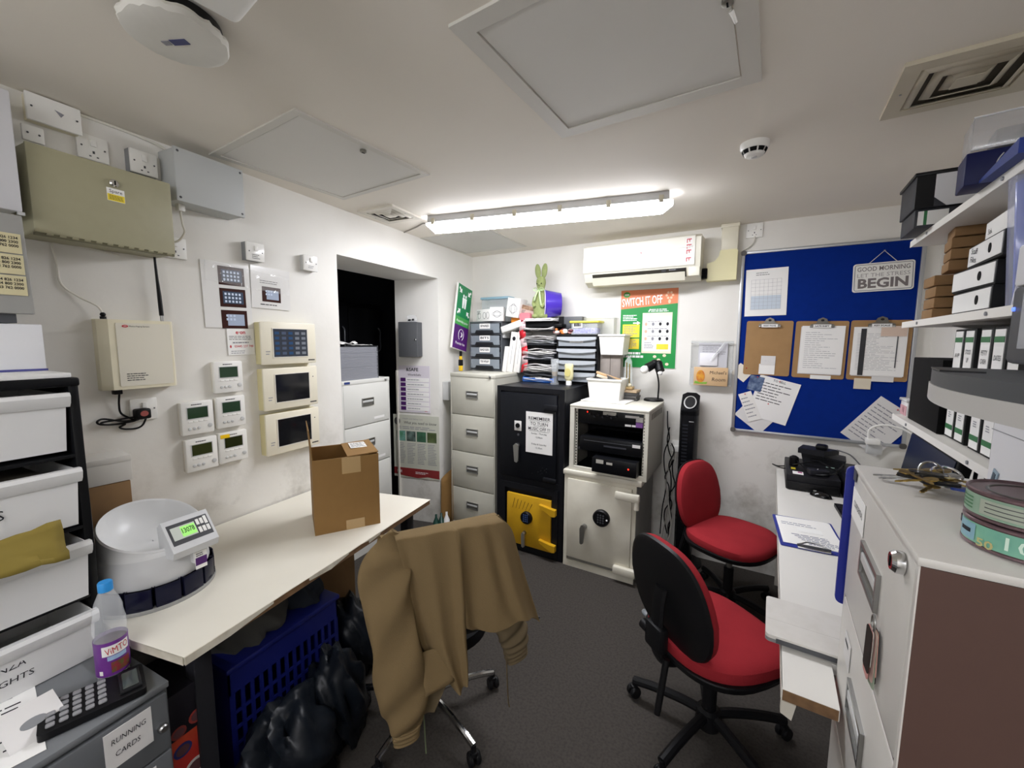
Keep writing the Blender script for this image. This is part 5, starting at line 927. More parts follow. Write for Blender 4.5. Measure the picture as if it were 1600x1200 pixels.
wr = random.Random(12)
def cable(label, pts, r, mat): return tag(B().tube(spline(pts, 6), r, 6).make('cable', mat), label, 'cable')
cable('pale grey cable looping down beside the rack and cream safe', [BW(1.87,.03,.8),BW(1.86,.08,.72),BW(1.84,.12,.6),BW(1.87,.14,.42),BW(1.9,.18,.25),BW(1.86,.26,.1),BW(1.80,.34,.03)], .006, M('grey white cable','#a9a59c',.5))
cable('pale cable hanging straight from the low socket', [BW(1.89,.04,.8),BW(1.895,.05,.65),BW(1.88,.06,.5),BW(1.85,.1,.3),BW(1.83,.14,.12)], .004, M('grey white cable'))
for i, lb in enumerate(('black cable nearest the rack side in the wire tangle','black cable in the middle of the wire tangle beside the cream safe','black cable nearest the fan in the wire tangle','black cable coiled at the foot of the wire tangle')):
    pts = [BW(1.82+.02*i,.06,1.1-.12*i)]
    for k in range(9): pts.append(BW(1.835+.018*i+wr.uniform(-.02,.02), .08+wr.uniform(-.03,.06), 1.0-.1*i-k*(.95-.1*i)/9.2))
    cable(lb, pts, .0045, black)
q = T('extension_block', 'small white extension block at the foot of the wire tangle', 'adapter', BW(1.85,.22,.0), RB); B().box(-.04,.04,-.02,.02,.12,.15,.004).box(-.003,.003,-.003,.003,0,.12).make('block', white, q)
# rolled cardboard and green bottle left of the putty cabinet
q = T('card_roll', 'curled brown cardboard between the doorway and the putty filing cabinet', 'cardboard', (-1.93, 2.83, 0), 20); B().grid(8, 6, lambda u, v: (.06*cos(u*2.6)-.02, .05*sin(u*2.6)+.03*v, v*.55*(1-.25*u))).make('sheet', card, q, solid=.004)
q = T('bottle_crate', 'green bottles bundled on the floor left of the putty filing cabinet', 'bottles', (-1.90, 2.68, 0), 35); q.scale = (.8, .8, .62)
for i in range(3): B().lathe([(.03,0),(.032,.01),(.032,.16),(.012,.22),(.012,.26)], 16).rx(-40+i*8).tr(Matrix.Translation((i*.055-.05,.02*i,.012))).make('bottle', M('bottle green','#1f3d34',.2) if i < 2 else paper2, q)
q = T('wall_box', 'small grey wall box low on the left wall behind the putty filing cabinet', 'box', LW(3.0, 1.1), RL); B().box(-.09,.06,-.06,0,0,.16,.004).make('casing', lgrey, q)
# ---------------------------------------------------------------- right hand side (frame turned 7.3 degrees, local x = -v, y = +u)
coffee = M('coffee enamel', '#57413a', .55, noise=.12, scale=30, col2='#4d3832', spec=.3); oat = M('oatmeal enamel', '#cfccc6', .4, noise=.08, scale=15)
rcab = filing_cabinet('nearest filing cabinet with oatmeal drawers and brown side, at the right edge', RW(0,.25,0), RF, .505, .66, 1.32, oat, side=coffee, top_h=.014)
for ch in rcab.children:
    if ch.name.startswith('drawer'):
        for h_ in ch.children: h_.scale = (1.32, 1, 1.25); bb_ = [v[2] for v in h_.bound_box]; 
        zc_ = sum(v[2] for v in ch.bound_box)/8
        for h_ in ch.children: h_.location.z = -.25*(zc_+.0155)
for ch in rcab.children:
    if ch.name.startswith('lock'): bpy.data.objects.remove(ch); break
lk = B().lathe([(.017,-.002),(.017,-.012),(.013,-.017)], 22, (.197,0,1.283), axis='y').make('lock', chrome, rcab); B().box(.195,.199,-.018,-.017,1.275,1.291).make('keyhole', black_m, lk)
lb = B().box(-.235,-.095,-.0012,.0,1.2,1.27).make('label', paper, rcab); lb.location.y = -.001; txt('CONFIDENTIAL', .02, ink, lb, -.16, -.0018, 1.238, w=.10)
lb = B().box(-.245,-.215,-.0012,.0,1.285,1.312).make('badge', dgrey, rcab); lb.location.y = -.002
lb = B().box(-.17,-.10,-.0012,0,.885,.945).make('label', M('faded label','#dcdad8',.5), rcab); lb.location.y = -.001; lines(lb, ink, -.16,-.12,.92,.935,1,-.0016,.5,3)
ky = T('key_bunch', 'small bunch of faded paper tags hanging from the top handle of the nearest cabinet', 'keys', RW(-.002,.143,1.122), RF)
R = random.Random(3)
for i, cl in enumerate(('#2a2424','#b9897c','#8d9a86','#c7a69c','#a8a79e','#c98f88','#2b2522')):
    B().prism(rrect(-.016,.016,-.075+R.uniform(-.03,.01),-.005,.006), -.003-.0016*i, -.0018-.0016*i).rz(R.uniform(-8,8)).ry(R.uniform(-9,9)).make('tag', M('tag '+cl, cl, .6), ky)
B().tube([(p,-.008,.006+z) for p,z in ell(0,0,.011,.014,14)], .0018, 6, closed=True).make('ring', steel, ky)
# tins, keys and printer on the cabinet
ZR = 1.3215
for k, (lb, cl, c2) in enumerate((('lower green and teal flat tin of the stacked pair on the nearest cabinet','#7fb79a','#2f7f86'),('upper green flat tin with a ring pull lid on the nearest cabinet','#8ea993','#6d8f7c'))):
    t = T('food_tin', lb, 'tin', RW(.132,.098,ZR+.0415*k), R0-60); r = .064
    B().lathe([(.001,0),(r-.003,0),(r,.002),(r,.005),(r-.0015,.006),(r-.0015,.035),(r,.036),(r,.0395),(r-.002,.041),(r-.004,.0385),(.001,.037)], 48, cap=False).make('can', M('tin metal','#7a6468',.3,metal=.6), t)
    lab = B().lathe([(r-.0008,.0065),(r-.0008,.0345)], 48, cap=False).make('label', M('tin label '+cl, cl, .4, noise=.5, scale=18, col2=c2), t)
    if k == 0:
        patch(.009,.033,-38,-8,r,'round_badge',M('tin badge','#7fa9b8',.4),lab); curved('100', .026, M('pale mint','#cfe6d6',.5), lab, .02, 40, r+.0003, .045, .0); curved('50', .016, M('gold print','#b9b27a',.5), lab, .010, 4, r+.0003, .02, .02)
        patch(.018,.024,-32,-14,r+.0004,'badge_print',ink,lab)
    else:
        for z in (.012,.017,.022,.027): patch(z,z+.0022,-48,-16,r,'text_band',M('green text','#4a7a55',.5),lab)
        patch(.01,.031,-6,80,r,'grey_panel',M('panel sage','#a3ab9b',.45),lab)
        for z in (.014,.02,.026): patch(z,z+.0012,0,60,r+.0004,'text_band',dgrey,lab)
        B().tube([(p,q,.0405) for p,q in ell(.02,0,.014,.01,16)], .0016, 6, closed=True).make('ring_pull', steel, t); B().lathe([(.045,.0385),(.043,.0395),(.041,.0385)], 32, cap=False).make('lid_groove', steel, t)
M('key tin','#c9b98f',.3,metal=.9); kb = T('key_bunch', 'large bunch of keys with blue and black tags on top of the nearest cabinet', 'keys', RW(.10,.365,ZR), R0)
R = random.Random(6)
B().tube([(.02+p,.01+q,.03+.5*q) for p,q in ell(0,0,.022,.022,20)], .0022, 6, closed=True).make('key_ring', chrome, kb); B().tube([(.0+p,.02+q*.5,.03+q) for p,q in ell(0,0,.018,.018,20)], .002, 6, closed=True).make('key_ring', chrome, kb)
def key(x, y, z, a, mat, tilt): 
    b = B().prism(ell(0,0,.011,.0125,14), 0,.0024,'z').prism([(.009,-.0035),(.05,-.0035),(.054,0),(.048,.0035),(.042,.002),(.038,.0038),(.03,.0022),(.024,.0036),(.009,.0036)], 0,.0024,'z')
    return b.ry(-tilt).tr(Matrix.Translation((x,y,z)) @ Matrix.Rotation(rad(a),4,'Z')).make('key', mat, kb)
for i in range(18): key(R.uniform(-.045,.05), R.uniform(-.045,.05), .004+R.uniform(0,.028), R.choice([180,200,160,170,190,30,-20,0,230,300])+R.uniform(-15,15), [brass,steel,M('key tin'),M('dark brass','#8a7345',.35,metal=.8)][i%4], R.uniform(-14,6))
for x, y, a, cl, z in ((.045,-.03,-15,'#27449a',.012),(.0,-.035,10,'#1a1a1d',.02),(-.03,-.02,160,'#1c1a1a',.022),(.075,.012,30,'#7d6a4a',.016),(-.01,-.005,170,'#23211e',.028)): B().prism(rrect(-.028,.028,-.011,.011,.006),0,.005,'z').tr(Matrix.Translation((x,y,z)) @ Matrix.Rotation(rad(a),4,'Z')).make('key_tag', M('keytag '+cl, cl, .35), kb)
q = T('charm', 'small beige figure charm lying between the keys and the tins', 'charm', RW(.135,.235,ZR), R0+30); B().ball((0,0,.009),.009,10,(1.6,1,1)).ball((.018,.004,.012),.008,10).tube([(-.01,.01,.005),(.0,.0,.012),(.012,-.012,.006)],.0045,6).make('figure', M('charm beige','#a08e78',.5), q)
q = T('charm', 'dark plastic key fob lying in front of the charm beside the tins', 'charm', RW(.105,.195,ZR), R0+60); B().prism(ell(0,0,.018,.011,14),0,.01,'z').make('fob', M('fob purple black','#2a2430',.4), q)
pr_ = T('printer', 'white and dark grey office printer with a protruding tray at the right edge', 'printer', RW(.212,.23,ZR), RF)
pw_ = M('printer white','#dedee1',.4); pg2 = M('printer grey','#45474a',.5,spec=.3)
B().box(-.268,.268,.0,.34,.0,.195,.006).make('lower_body', pw_, pr_); B().box(-.267,.267,-.0012,.0,.112,.1135).make('seam', M('seam grey','#8f9094',.6), pr_)
B().box(-.255,.26,.02,.34,.195,.25).make('gap', black_m, pr_); B().box(-.240,.262,-.006,.34,.25,.40,.010).make('control_panel', pg2, pr_)
B().box(-.245,.262,-.004,.34,.4,.48,.006).make('lid', pw_, pr_); B().box(-.228,-.218,-.0085,-.004,.352,.360,.002).make('power_lamp', M('blue lamp','#4a6cff',.2,emit=2), pr_); B().box(-.19,.2,-.0075,-.005,.28,.385).make('screen', M('printer screen','#8d9097',.2), pr_)
b = B(); V = []; n = 14
for i in range(n+1):
    x = -.205+i*.47/n; y = -.108-.05*sin(pi*min(1,i/n*.8+.06))+.05*max(0,1-i/1.6)
    V.append((x,y))
poly = V+[(.265,.015),(-.17,.015),(-.205,-.05)]
B().prism(poly, .185,.215,'z').make('tray', M('tray pale','#b9b7b3',.45), pr_); B().prism([(a*.99,bq*.985) for a,bq in poly], .215,.24,'z').make('tray_top', pg2, pr_); B().prism([(-.15,-.13),(-.02,-.15),(.0,-.10),(-.13,-.08)], .24,.243,'z').make('tray_dip', black, pr_)
B().prism([(-.242,.005),(-.222,.0),(-.212,.03),(-.232,.036)], -.0025,-.0005).make('corner_label', M('label blue grey','#8da0ad',.5), pr_); B().prism([(-.235,.012),(-.224,.009),(-.219,.026),(-.229,.029)], -.0035,-.0025).make('label_mark', M('label mark','#3d4a55',.5), pr_); B().prism(ell(-.05,.055,.018,.02,14), -.0012,0).make('brown_mark', M('mark brown','#7b6a4c',.6), pr_)
bp = T('blue_board', 'royal blue board standing against the far side of the nearest cabinet', 'board', RW(-.014,.520,.955), R0)
B().prism(rrect(0,.26,0,.355,.014), -.006,.004).make('board', M('royal blue','#16268f',.4), bp)
# desk
rd = T('desk', 'white topped desk along the right wall with a bare chipped near end', 'desk', RW(0,0,0), R0)
dt = M('desk white','#e4e2dc',.3,noise=.08,scale=4)
B().prism([(-.118,.355),(-.008,.355),(-.008,.516),(.56,.516),(.56,2.405),(-.118,2.405)], .757,.785,'z').make('desk_top', dt, rd)
B().box(-.116,-.01,.3535,.3555,.758,.784).make('bare_edge', wood_chip, rd); B().prism([(-.118,.725),(-.095,.715),(-.088,.757),(-.118,.757)], .352,.37).make('broken_edging', M('edge chip','#c9c4b8',.5), rd); B().box(-.119,-.1165,.36,2.4,.757,.785).make('edge_strip', M('desk edging','#d9d6cc',.4), rd)
B().box(-.08,.55,2.36,2.385,0,.757).make('end_panel', M('panel pale','#c9c5ba',.5), rd); B().box(.5,.515,.53,2.36,.35,.757).make('modesty_panel', MATS['panel pale'], rd); B().box(.42,.47,.56,.61,0,.757,.003).make('leg', dgrey, rd)
ZD = .786
q = T('closed_laptop', 'scuffed pale closed laptop overhanging the desk edge beside the nearest cabinet', 'laptop', RW(.0,.51,ZD), R0); B().prism(rrect(-.155,.17,.006,.205,.012), .004,.013,'z').make('base', M('laptop base','#8a8b8c',.4), q); B().prism(rrect(-.155,.17,.006,.207,.012), .014,.024,'z').make('lid', M('laptop lid','#dbd8d2',.35,noise=.3,scale=25,col2='#c2beb5'), q); B().box(-.13,.16,.004,.0075,.006,.018).make('hinge', dgrey, q); B().box(-.15,.165,.085,.0855,.024,.0242).make('lid_crease', M('crease','#b4b0a7',.5), q)
q = T('clipboard', 'blue clipboard with handwritten sheets lying on the white desk', 'clipboard', RW(-.012,1.36,ZD), R0+5); B().prism(rrect(-.112,.115,-.165,.17,.008),0,.003,'z').make('board', M('clipboard blue','#1f2f8f',.4), q)
for i in range(3): B().box(-.1+.004*i,.108,-.135,.16,.0032+.0008*i,.0038+.0008*i).rz(i*1.2).make('sheet', paper, q)
b = B(); R = random.Random(5)
for i in range(6): lines(q, blueink, -.01-.01*i, .095, -.12+i*.016, -.108+i*.016, 1, .0057, .45, 30+i, flat=True, name='handwriting')
lines(q, blueink, -.085,.05,.06,.1,2,.0057,.25,40,flat=True,name='handwriting'); B().box(-.03,.06,.0,.045,.0056,.0066).rz(4).make('note', M('note white','#f4f4f2',.6), q)
cl = B().box(-.055,.055,-.168,-.14,.003,.010,.003).make('clip', chrome, q); B().tube([(-.05,-.15,.012),(-.02,-.135,.02),(.02,-.135,.02),(.05,-.15,.012)], .003, 6).make('clip_wire', steel, cl); B().tube([(p,-.155+.0,.012) for p in (-.055,.055)], .005, 8).make('clip_roll', dgrey, cl)
q = T('cash_drawer', 'black cash drawer on the far end of the white desk under a pile of adapters', 'cash drawer', RW(0,1.985,ZD), R0); B().box(-.075,.17,.0,.42,.0,.085,.005).make('body', M('drawer black','#18181b',.45), q); B().box(-.07,.165,-.012,.002,.004,.05,.004).make('front', black, q)
lb = B().box(-.045,.005,.02,.08,.0855,.0865).make('sticker', paper, q); B().box(-.02,.0,.05,.075,.0866,.0871).make('pink_print', M('pink print','#b0508a',.5), lb); B().box(-.05,-.028,.12,.16,.0855,.087).make('yellow_sticker', M('sticker ochre','#c9b82e',.5), q)
q = T('till_unit', 'second black till unit with purple labels beside the cash drawer', 'till', RW(0,1.90,ZD), R0); B().box(.18,.37,.0,.45,.0,.105,.005).make('body', M('till black','#131316',.4), q)
for i, (x, cl) in enumerate(((.15,None),)): pass
B().box(.195,.215,.015,.10,.1052,.106).make('label', paper2, q); B().box(.225,.255,.015,.10,.1052,.106).make('label', M('label violet','#6b3f94',.5), q); B().box(.262,.285,.015,.10,.1052,.106).make('label', M('label lilac','#a98fc4',.5), q)
for k in range(3): B().box(.20+.02*k,.212+.02*k,.2,.21,.1052,.107).make('port', white, q)
q = T('network_router', 'black router standing on the cash drawer, tipped towards the wall', 'router', RW(.115,2.24,ZD+.086), R0-6); B().prism([(-.1,0),(.09,0),(.1,.055),(-.115,.07)], 0,.15).make('body', M('router black','#1d1e22',.4), q); b = B()
for k in range(4): b.box(-.07,.08,-.001,0,.012+.01*k,.016+.01*k)
b.make('vent_slots', black_m, q); B().box(.01,.05,-.0015,0,.004,.009).make('port_lights', M('port pale','#a9c2b8',.4), q)
q = T('network_router', 'flat black box lying on top of the tipped router', 'router', RW(.10,2.27,ZD+.158), R0-10); B().prism([(-.11,-.05),(.02,-.06),(.08,.05),(-.1,.07)], 0,.03,'z').make('body', M('router black'), q); B().box(-.03,.03,-.03,.03,.03,.06,.012).make('plug', black, q)
q = T('power_adapter', 'black power brick lying on the front of the cash drawer', 'adapter', RW(.07,2.05,ZD+.086), R0+12); B().box(-.045,.05,-.03,.03,0,.032,.005).make('brick', M('brick black','#222227',.4), q); B().ball((.0,-.002,.033),.003,8).make('lamp', lgrey, q)
q = T('power_adapter', 'round black plug standing on the far left of the cash drawer', 'adapter', RW(-.035,2.2,ZD+.086), R0); B().lathe([(.022,0),(.026,.02),(.024,.05),(.01,.06)], 18).make('plug', black, q)
for i, (lb, p) in enumerate((('black cable draped over the cash drawer front',[(-.02,2.18,.12),(.02,2.08,.1),(.06,2.02,.095),(.12,2.0,.11),(.16,2.1,.1)]),('black cable looping across the middle of the cash drawer',[(-.04,2.15,.1),(.0,2.1,.13),(.08,2.15,.14),(.15,2.08,.12),(.2,2.2,.13)]),('thin cable hanging off the left end of the white desk',[(-.07,2.3,.05),(-.11,2.35,.03),(-.14,2.30,.05),(-.10,2.2,.06),(-.07,2.16,.07)]),('grey cables running from the router towards the wall',[(.17,2.25,.2),(.24,2.28,.17),(.3,2.3,.1),(.36,2.35,.02)]))):
    tag(B().tube(spline([RW(a,bq,ZD+c) for a,bq,c in p]), .004, 6).make('cable', black if i != 3 else mgrey), lb, 'cable')
q = T('computer_mouse', 'shiny black computer mouse in front of the cash drawer', 'mouse', RW(.082,1.935,ZD), R0+70); b = B().ball((0,0,.0),.03,20,(.95,1.7,.95)); b.v = [(x,y,max(z,.002)) for x,y,z in b.v]; b.make('body', black_g, q); B().box(-.003,.003,.02,.035,.02,.027,.002).make('wheel', steel, q)
q = T('keyboard', 'black keyboard mostly hidden behind the nearest cabinet', 'keyboard', RW(.21,1.6,ZD), R0+4); B().prism(rrect(-.07,.07,-.22,.22,.008),.002,.016,'z').make('base', black, q)
b = B()
for i in range(5):
    for j in range(15): b.box(-.06+i*.024,-.04+i*.024,-.21+j*.028,-.187+j*.028,.016,.021)
b.make('keys', M('key black','#1f1f22',.4), q, ang=0, kind='stuff')
mo = T('monitor', 'dark screened monitor leaning back under the lowest shelf', 'monitor', RW(.285,1.31,ZD), RF); B().box(-.11,.11,-.0,.16,0,.012,.004).make('foot', black, mo); B().box(-.025,.025,.07,.1,.01,.25).make('stand', black, mo)
B().box(-.255,.255,.0,.035,.14,.465,.006).rx(-8,(0,0,.14)).make('casing', black, mo); B().box(-.243,.243,-.003,.001,.152,.455).rx(-8,(0,0,.14)).make('screen', M('screen navy','#121b2b',.25), mo)
q = T('network_switch', 'dark blue network box with a blue light under the lowest shelf', 'network box', RW(.42,1.45,1.20), RF); B().box(-.3,.33,0,.12,0,.10,.004).make('casing', M('box navy','#141a3a',.35), q); B().ball((-.26,-.003,.02),.005,8).make('blue_lamp', M('blue lamp'), q); lines(q, greyink, .05,.14,.055,.065,1,-.0008,.5,3)
q = T('loose_papers', 'white papers and leads stuffed behind the monitor under the lowest shelf', 'papers', RW(.38,.98,ZD+.12), RF); R = random.Random(9)
for i in range(6): B().box(-.09,.1,0,.004,0,.22).rx(-6-3*i).ry(R.uniform(-25,25)).tr(Matrix.Translation((R.uniform(-.3,.2),.01*i,0))).make('sheet', [paper,paper2][i%2], q)
for i, lb in enumerate(('black lead crossing the papers under the lowest shelf','second black lead behind the monitor under the lowest shelf','green black lead below the lowest shelf near the printer')):
    tag(B().tube(spline([RW(.40-.03*i,1.15-.14*i,1.25),RW(.38,1.08-.13*i,1.12),RW(.42,1.0-.12*i,1.0),RW(.36,.92-.1*i,.9),RW(.4,.8-.08*i,.80)]), .005, 6).make('cable', black if i < 2 else M('lead green','#23301f',.5)), lb, 'cable')
q = T('red_pack', 'dark red and white striped pack under the near end of the lowest shelf', 'pack', RW(.42,.63,ZD+.2), RF+10); B().box(-.05,.05,0,.05,0,.16,.003).make('pack', M('pack maroon','#3a1c1f',.5), q)
for k in range(3): B().box(-.05,.05,-.002,0,.03+.04*k,.045+.04*k).ry(-20).make('stripe', paper2, q)
q = T('white_plug', 'white charger plug with an arching white lead by the foot of the blue board', 'plug', RW(.345,2.40,1.015), R0); B().box(-.03,.035,-.03,.02,0,.035,.005).make('plug', white, q); B().box(-.02,.05,-.01,.03,-.06,-.002,.003).make('grey_block', lgrey, q); B().tube(spline([(-.02,-.01,.035),(-.015,-.01,.09),(.04,-.01,.12),(.12,-.02,.11),(.2,-.05,.06)]), .0055, 8).make('lead', white, q)
# shelves on the right wall
sh = M('shelf white','#e8e6e0',.4); 
def shelf(label, z, v0=.50, v1=1.39, u0=.23):
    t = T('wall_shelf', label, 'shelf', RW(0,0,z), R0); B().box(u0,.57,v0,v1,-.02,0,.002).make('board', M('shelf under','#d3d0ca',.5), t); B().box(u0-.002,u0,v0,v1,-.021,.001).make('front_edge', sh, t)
    for v in (v0+.15, v1-.2):
        B().prism([(.56,-.02),(u0+.08,-.02),(.56,-.09)], v-.012, v+.012).make('bracket', lgrey, t); B().lathe([(.005,u0-.005),(.005,u0-.002)], 8, (0,v,-.01), axis='x').make('edge_cap', mgrey, t)
    return t
shelf('lowest white wall shelf carrying the white binders', 1.335); shelf('middle white wall shelf carrying cartons and box files', 1.69); shelf('topmost white wall shelf close under the ceiling vent', 1.99)
# lowest shelf: tub, black box, binders
q = T('clear_tub', 'small clear tub with a pink label at the far end of the lowest shelf', 'tub', RW(.25,1.345,1.336), RF); B().box(-.05,.04,0,.09,0,.055,.004).make('tub', M('tub cloudy','#dcdad9',.3), q); B().box(-.055,.045,-.005,.095,.055,.066,.003).make('lid', clear('tub lid','#eef0f0',.7), q); lb = B().box(-.045,.036,-.0015,.0,.004,.04).make('label', M('label rose','#c99aa0',.5), q); txt('N', .03, M('label wine','#7d3346',.5), lb, -.0, -.002, .022)
q = T('file_box', 'black cloth file box standing at the far end of the lowest shelf', 'box', RW(.25,1.13,1.336), RF); B().box(-.155,.155,0,.26,0,.225,.003).make('box', M('cloth black','#0a0a0b',.9,bump=.3,bscale=300), q); B().prism([(.155,.225),(.0,.225),(.155,.09)], -.002,0).make('flap', M('cloth black'), q)
q = T('black_box', 'small black box with a white label standing behind the black file box', 'box', RW(.42,1.1,1.562), RF); B().box(-.09,.12,0,.1,0,.10,.003).make('box', black, q); B().box(.08,.115,-.0012,0,.005,.05).make('label', paper, q)
spine = M('binder spine','#e9e9e7',.5); bgreen = M('binder green','#1f6b3a',.5)
def binder(v, name_, yr, label, first=[None]):
    t = T('lever_arch_file', label, 'binder', RW(.265,v,1.336), RF, 'white spined files on the lowest shelf')
    B().box(-.036,.036,.0,.285,0,.315,.002).make('cover', M('binder black','#161718',.6), t); s = B().box(-.026,.026,-.0015,.0,.006,.309).make('spine_label', spine, t)
    B().box(-.026,.026,-.0022,-.0015,.278,.292).make('green_band', bgreen, s); B().box(-.026,.026,-.0022,-.0015,.026,.04).make('green_band', bgreen, s)
    B().prism(ell(0,.118,.011,.014,16), -.003,-.0005).make('finger_hole', black_m, s)
    txt(name_, .018, ink, s, 0, -.002, .24, w=.036, shear=.1, spacing=1.2); txt(yr, .017, ink, s, 0, -.002, .175, w=.034); lines(s, greyink, -.012,.012,.06,.078,3,-.0019,.5,int(v*100))
for v, a, y, lb in ((.93,'AVP','2627','first white spined file from the black file box, marked AVP'),(.855,'STOCK\nUP','2627','second white spined file from the black file box'),(.755,'PETTY\nCASH','2627','third white spined file, marked petty cash'),(.68,'DATES','2627','fourth white spined file from the black file box'),(.60,'DEL','2627','white spined file nearest the printer')): binder(v, a, y, lb)
# middle shelf
def stack(name, label, cat, u, v, z, n, w, d_, th, mat, rz=0, jit=.008):
    t = T(name, label, cat, RW(u,v,z), RF+rz); R = random.Random(int(v*100))
    for i in range(n): a = R.uniform(-jit,jit); B().box(-w/2+a,w/2+a,R.uniform(0,jit),d_,i*th,(i+1)*th-.003,.003).make('wallet', mat, t)
    return t
cw = M('wallet card','#8a6a45',.85,noise=.3,scale=14,col2='#6e5130')
stack('card_wallets','lower stack of brown card wallets at the far end of the middle shelf','wallets',.245,1.19,1.691,4,.11,.22,.036,cw)
stack('card_wallets','upper stack of brown card wallets under the topmost shelf','wallets',.27,1.15,1.84,4,.11,.26,.034,cw,-6)
for i, (lb, v, z, s) in enumerate((('lowest of three white box files lying flat on the middle shelf',.845,1.692,''),('middle of three white box files lying flat on the middle shelf',.865,1.755,''),('uppermost white box file with handwriting on its spine',.82,1.818,'Staff\nFiles'))):
    t = T('box_file', lb, 'box file', RW(.252+.004*i,v,z), RF+[0,2,-3][i], 'box files on the middle shelf'); B().box(-.12,.13,.0,.28,0,.061,.003).make('cover', M('binder black'), t); sp = B().box(-.116,.125,-.0015,0,.006,.056).make('spine_label', spine, t); B().prism(ell(.05,.031,.009,.012,14), -.003,-.0005).make('finger_hole', black_m, sp)
    if s: txt(s, .022, ink, sp, -.07, -.002, .031, w=.05, rot=(90,8,0))
q = T('white_box', 'flat white box with small print on top of the box files', 'box', RW(.27,.76,1.881), RF-4); B().box(-.13,.1,0,.25,0,.05,.002).make('box', paper, q); txt('Sick.', .02, ink, q, -.09, -.001, .022, w=.03)
q = T('plastic_wallet', 'blue filled clear plastic wallet standing at the near end of the middle shelf', 'wallet', RW(.25,.60,1.691), R0); B().box(.01,.27,.0,.03,.0,.27).ry(-4).make('blue_sheets', M('wallet blue','#2b55c4',.35,noise=.4,scale=5,col2='#4a4f8a'), q); B().box(.0,.285,-.006,.036,-.0,.285,.004).ry(-4).make('sleeve', clear('sleeve','#cdd2e6',.35), q); B().tube([(.0,-.006,.0),(.02,-.006,.285),(.3,-.006,.305)], .004, 6).make('edge', M('sleeve edge','#d5d6e2',.3), q)
# topmost shelf (local x = u, y = v: the ends facing the camera are the near faces)
cg = M('case grey','#34353a',.5)
q = T('file_box', 'black and white box file overhanging the front edge of the topmost shelf', 'box', RW(.18,1.14,2.052), R0); B().box(0,.27,0,.19,0,.105,.003).make('box', cg, q); B().box(-.006,.275,-.005,.195,.10,.112,.003).make('lid', black, q); B().prism([(0,.0),(.045,.0),(.045,.1),(0,.1)], -.002,0).make('black_panel', black, q); B().prism([(.045,.03),(.075,.0),(.265,.0),(.265,.1),(.045,.1)], -.002,0).make('white_panel', M('panel white','#d6d7db',.5), q)
q = T('lever_arch_file', 'dark file lying flat under the black and white box on the topmost shelf', 'binder', RW(.185,1.15,1.991), R0); B().box(0,.27,0,.17,0,.059,.003).make('cover', cg, q); B().box(.008,.022,-.002,0,.008,.052).box(.030,.08,-.002,0,.008,.052).make('spine_label', spine, q); B().box(.022,.030,-.002,0,.008,.052).make('green_band', bgreen, q)
q = T('blue_box', 'navy blue archive box on the topmost shelf above the clear plastic wallet', 'box', RW(.18,.71,1.991), R0-6); B().box(0,.33,0,.09,0,.075,.003).make('box', M('box blue','#0d1546',.5,spec=.2), q); B().box(.072,.0745,-.001,0,.01,.073).make('fold_line', lgrey, q); B().tube(spline([(.052,-.001,.018),(.05,-.001,.035),(.053,-.001,.05),(.06,-.001,.062)]), .0012, 5).make('white_curve', lgrey, q)
q = T('blue_folder', 'lighter blue folder rising towards the camera in front of the navy archive box', 'folder', RW(.205,.52,1.991), R0); B().prism([(0,.0),(.185,.0),(.185,.006),(0,.03)], 0,.30,'x').make('folder', M('band blue','#26397f',.5,spec=.2), q)
q = T('clear_case', 'clear plastic case of grey papers on top of the navy archive box', 'case', RW(.185,.705,2.068), R0-6); B().box(0,.33,0,.1,0,.075,.003).make('case', clear('case clear','#c9cacf',.35), q); B().box(.04,.31,.02,.09,.004,.05,.01).make('contents', M('grey papers','#96938f',.7,noise=.8,scale=20,col2='#5d5a58'), q); B().tube([(.33,-.001,.002),(0,-.001,.002),(.0,-.001,.075),(.33,-.001,.075)], .0022, 6).make('edge', M('case edge','#d6d6d8',.3), q)
# ---------------------------------------------------------------- chairs
red_f = M('red upholstery', '#9b2a31', .9, noise=.35, scale=7, col2='#7d1f27', bump=.3, bscale=300, spec=.15); ch_b = M('chair black', '#151517', .45)
def pad(rx, ry, prof, e=2.7, n=40, dome=0, curve=0):    # rounded pillow: rings of a superellipse, prof = [(scale, z)]
    v = []; f = []
    for s, z in prof:
        for i in range(n):
            a = 2*pi*i/n; c_, s_ = cos(a), sin(a); x = rx*s*math.copysign(abs(c_)**(2/e), c_); y = ry*s*math.copysign(abs(s_)**(2/e), s_)
            v.append((x, y, z+curve*(x/rx)**2 + dome*(1-(x/rx)**2)*(1-(y/ry)**2)*(1 if z > 0 else 0)))
    k = len(prof)
    for j in range(k-1):
        for i in range(n): f.append((j*n+i, j*n+(i+1)%n, (j+1)*n+(i+1)%n, (j+1)*n+i))
    f += [tuple(range(n-1,-1,-1)), tuple((k-1)*n+i for i in range(n))]
    return B().add(v, f)
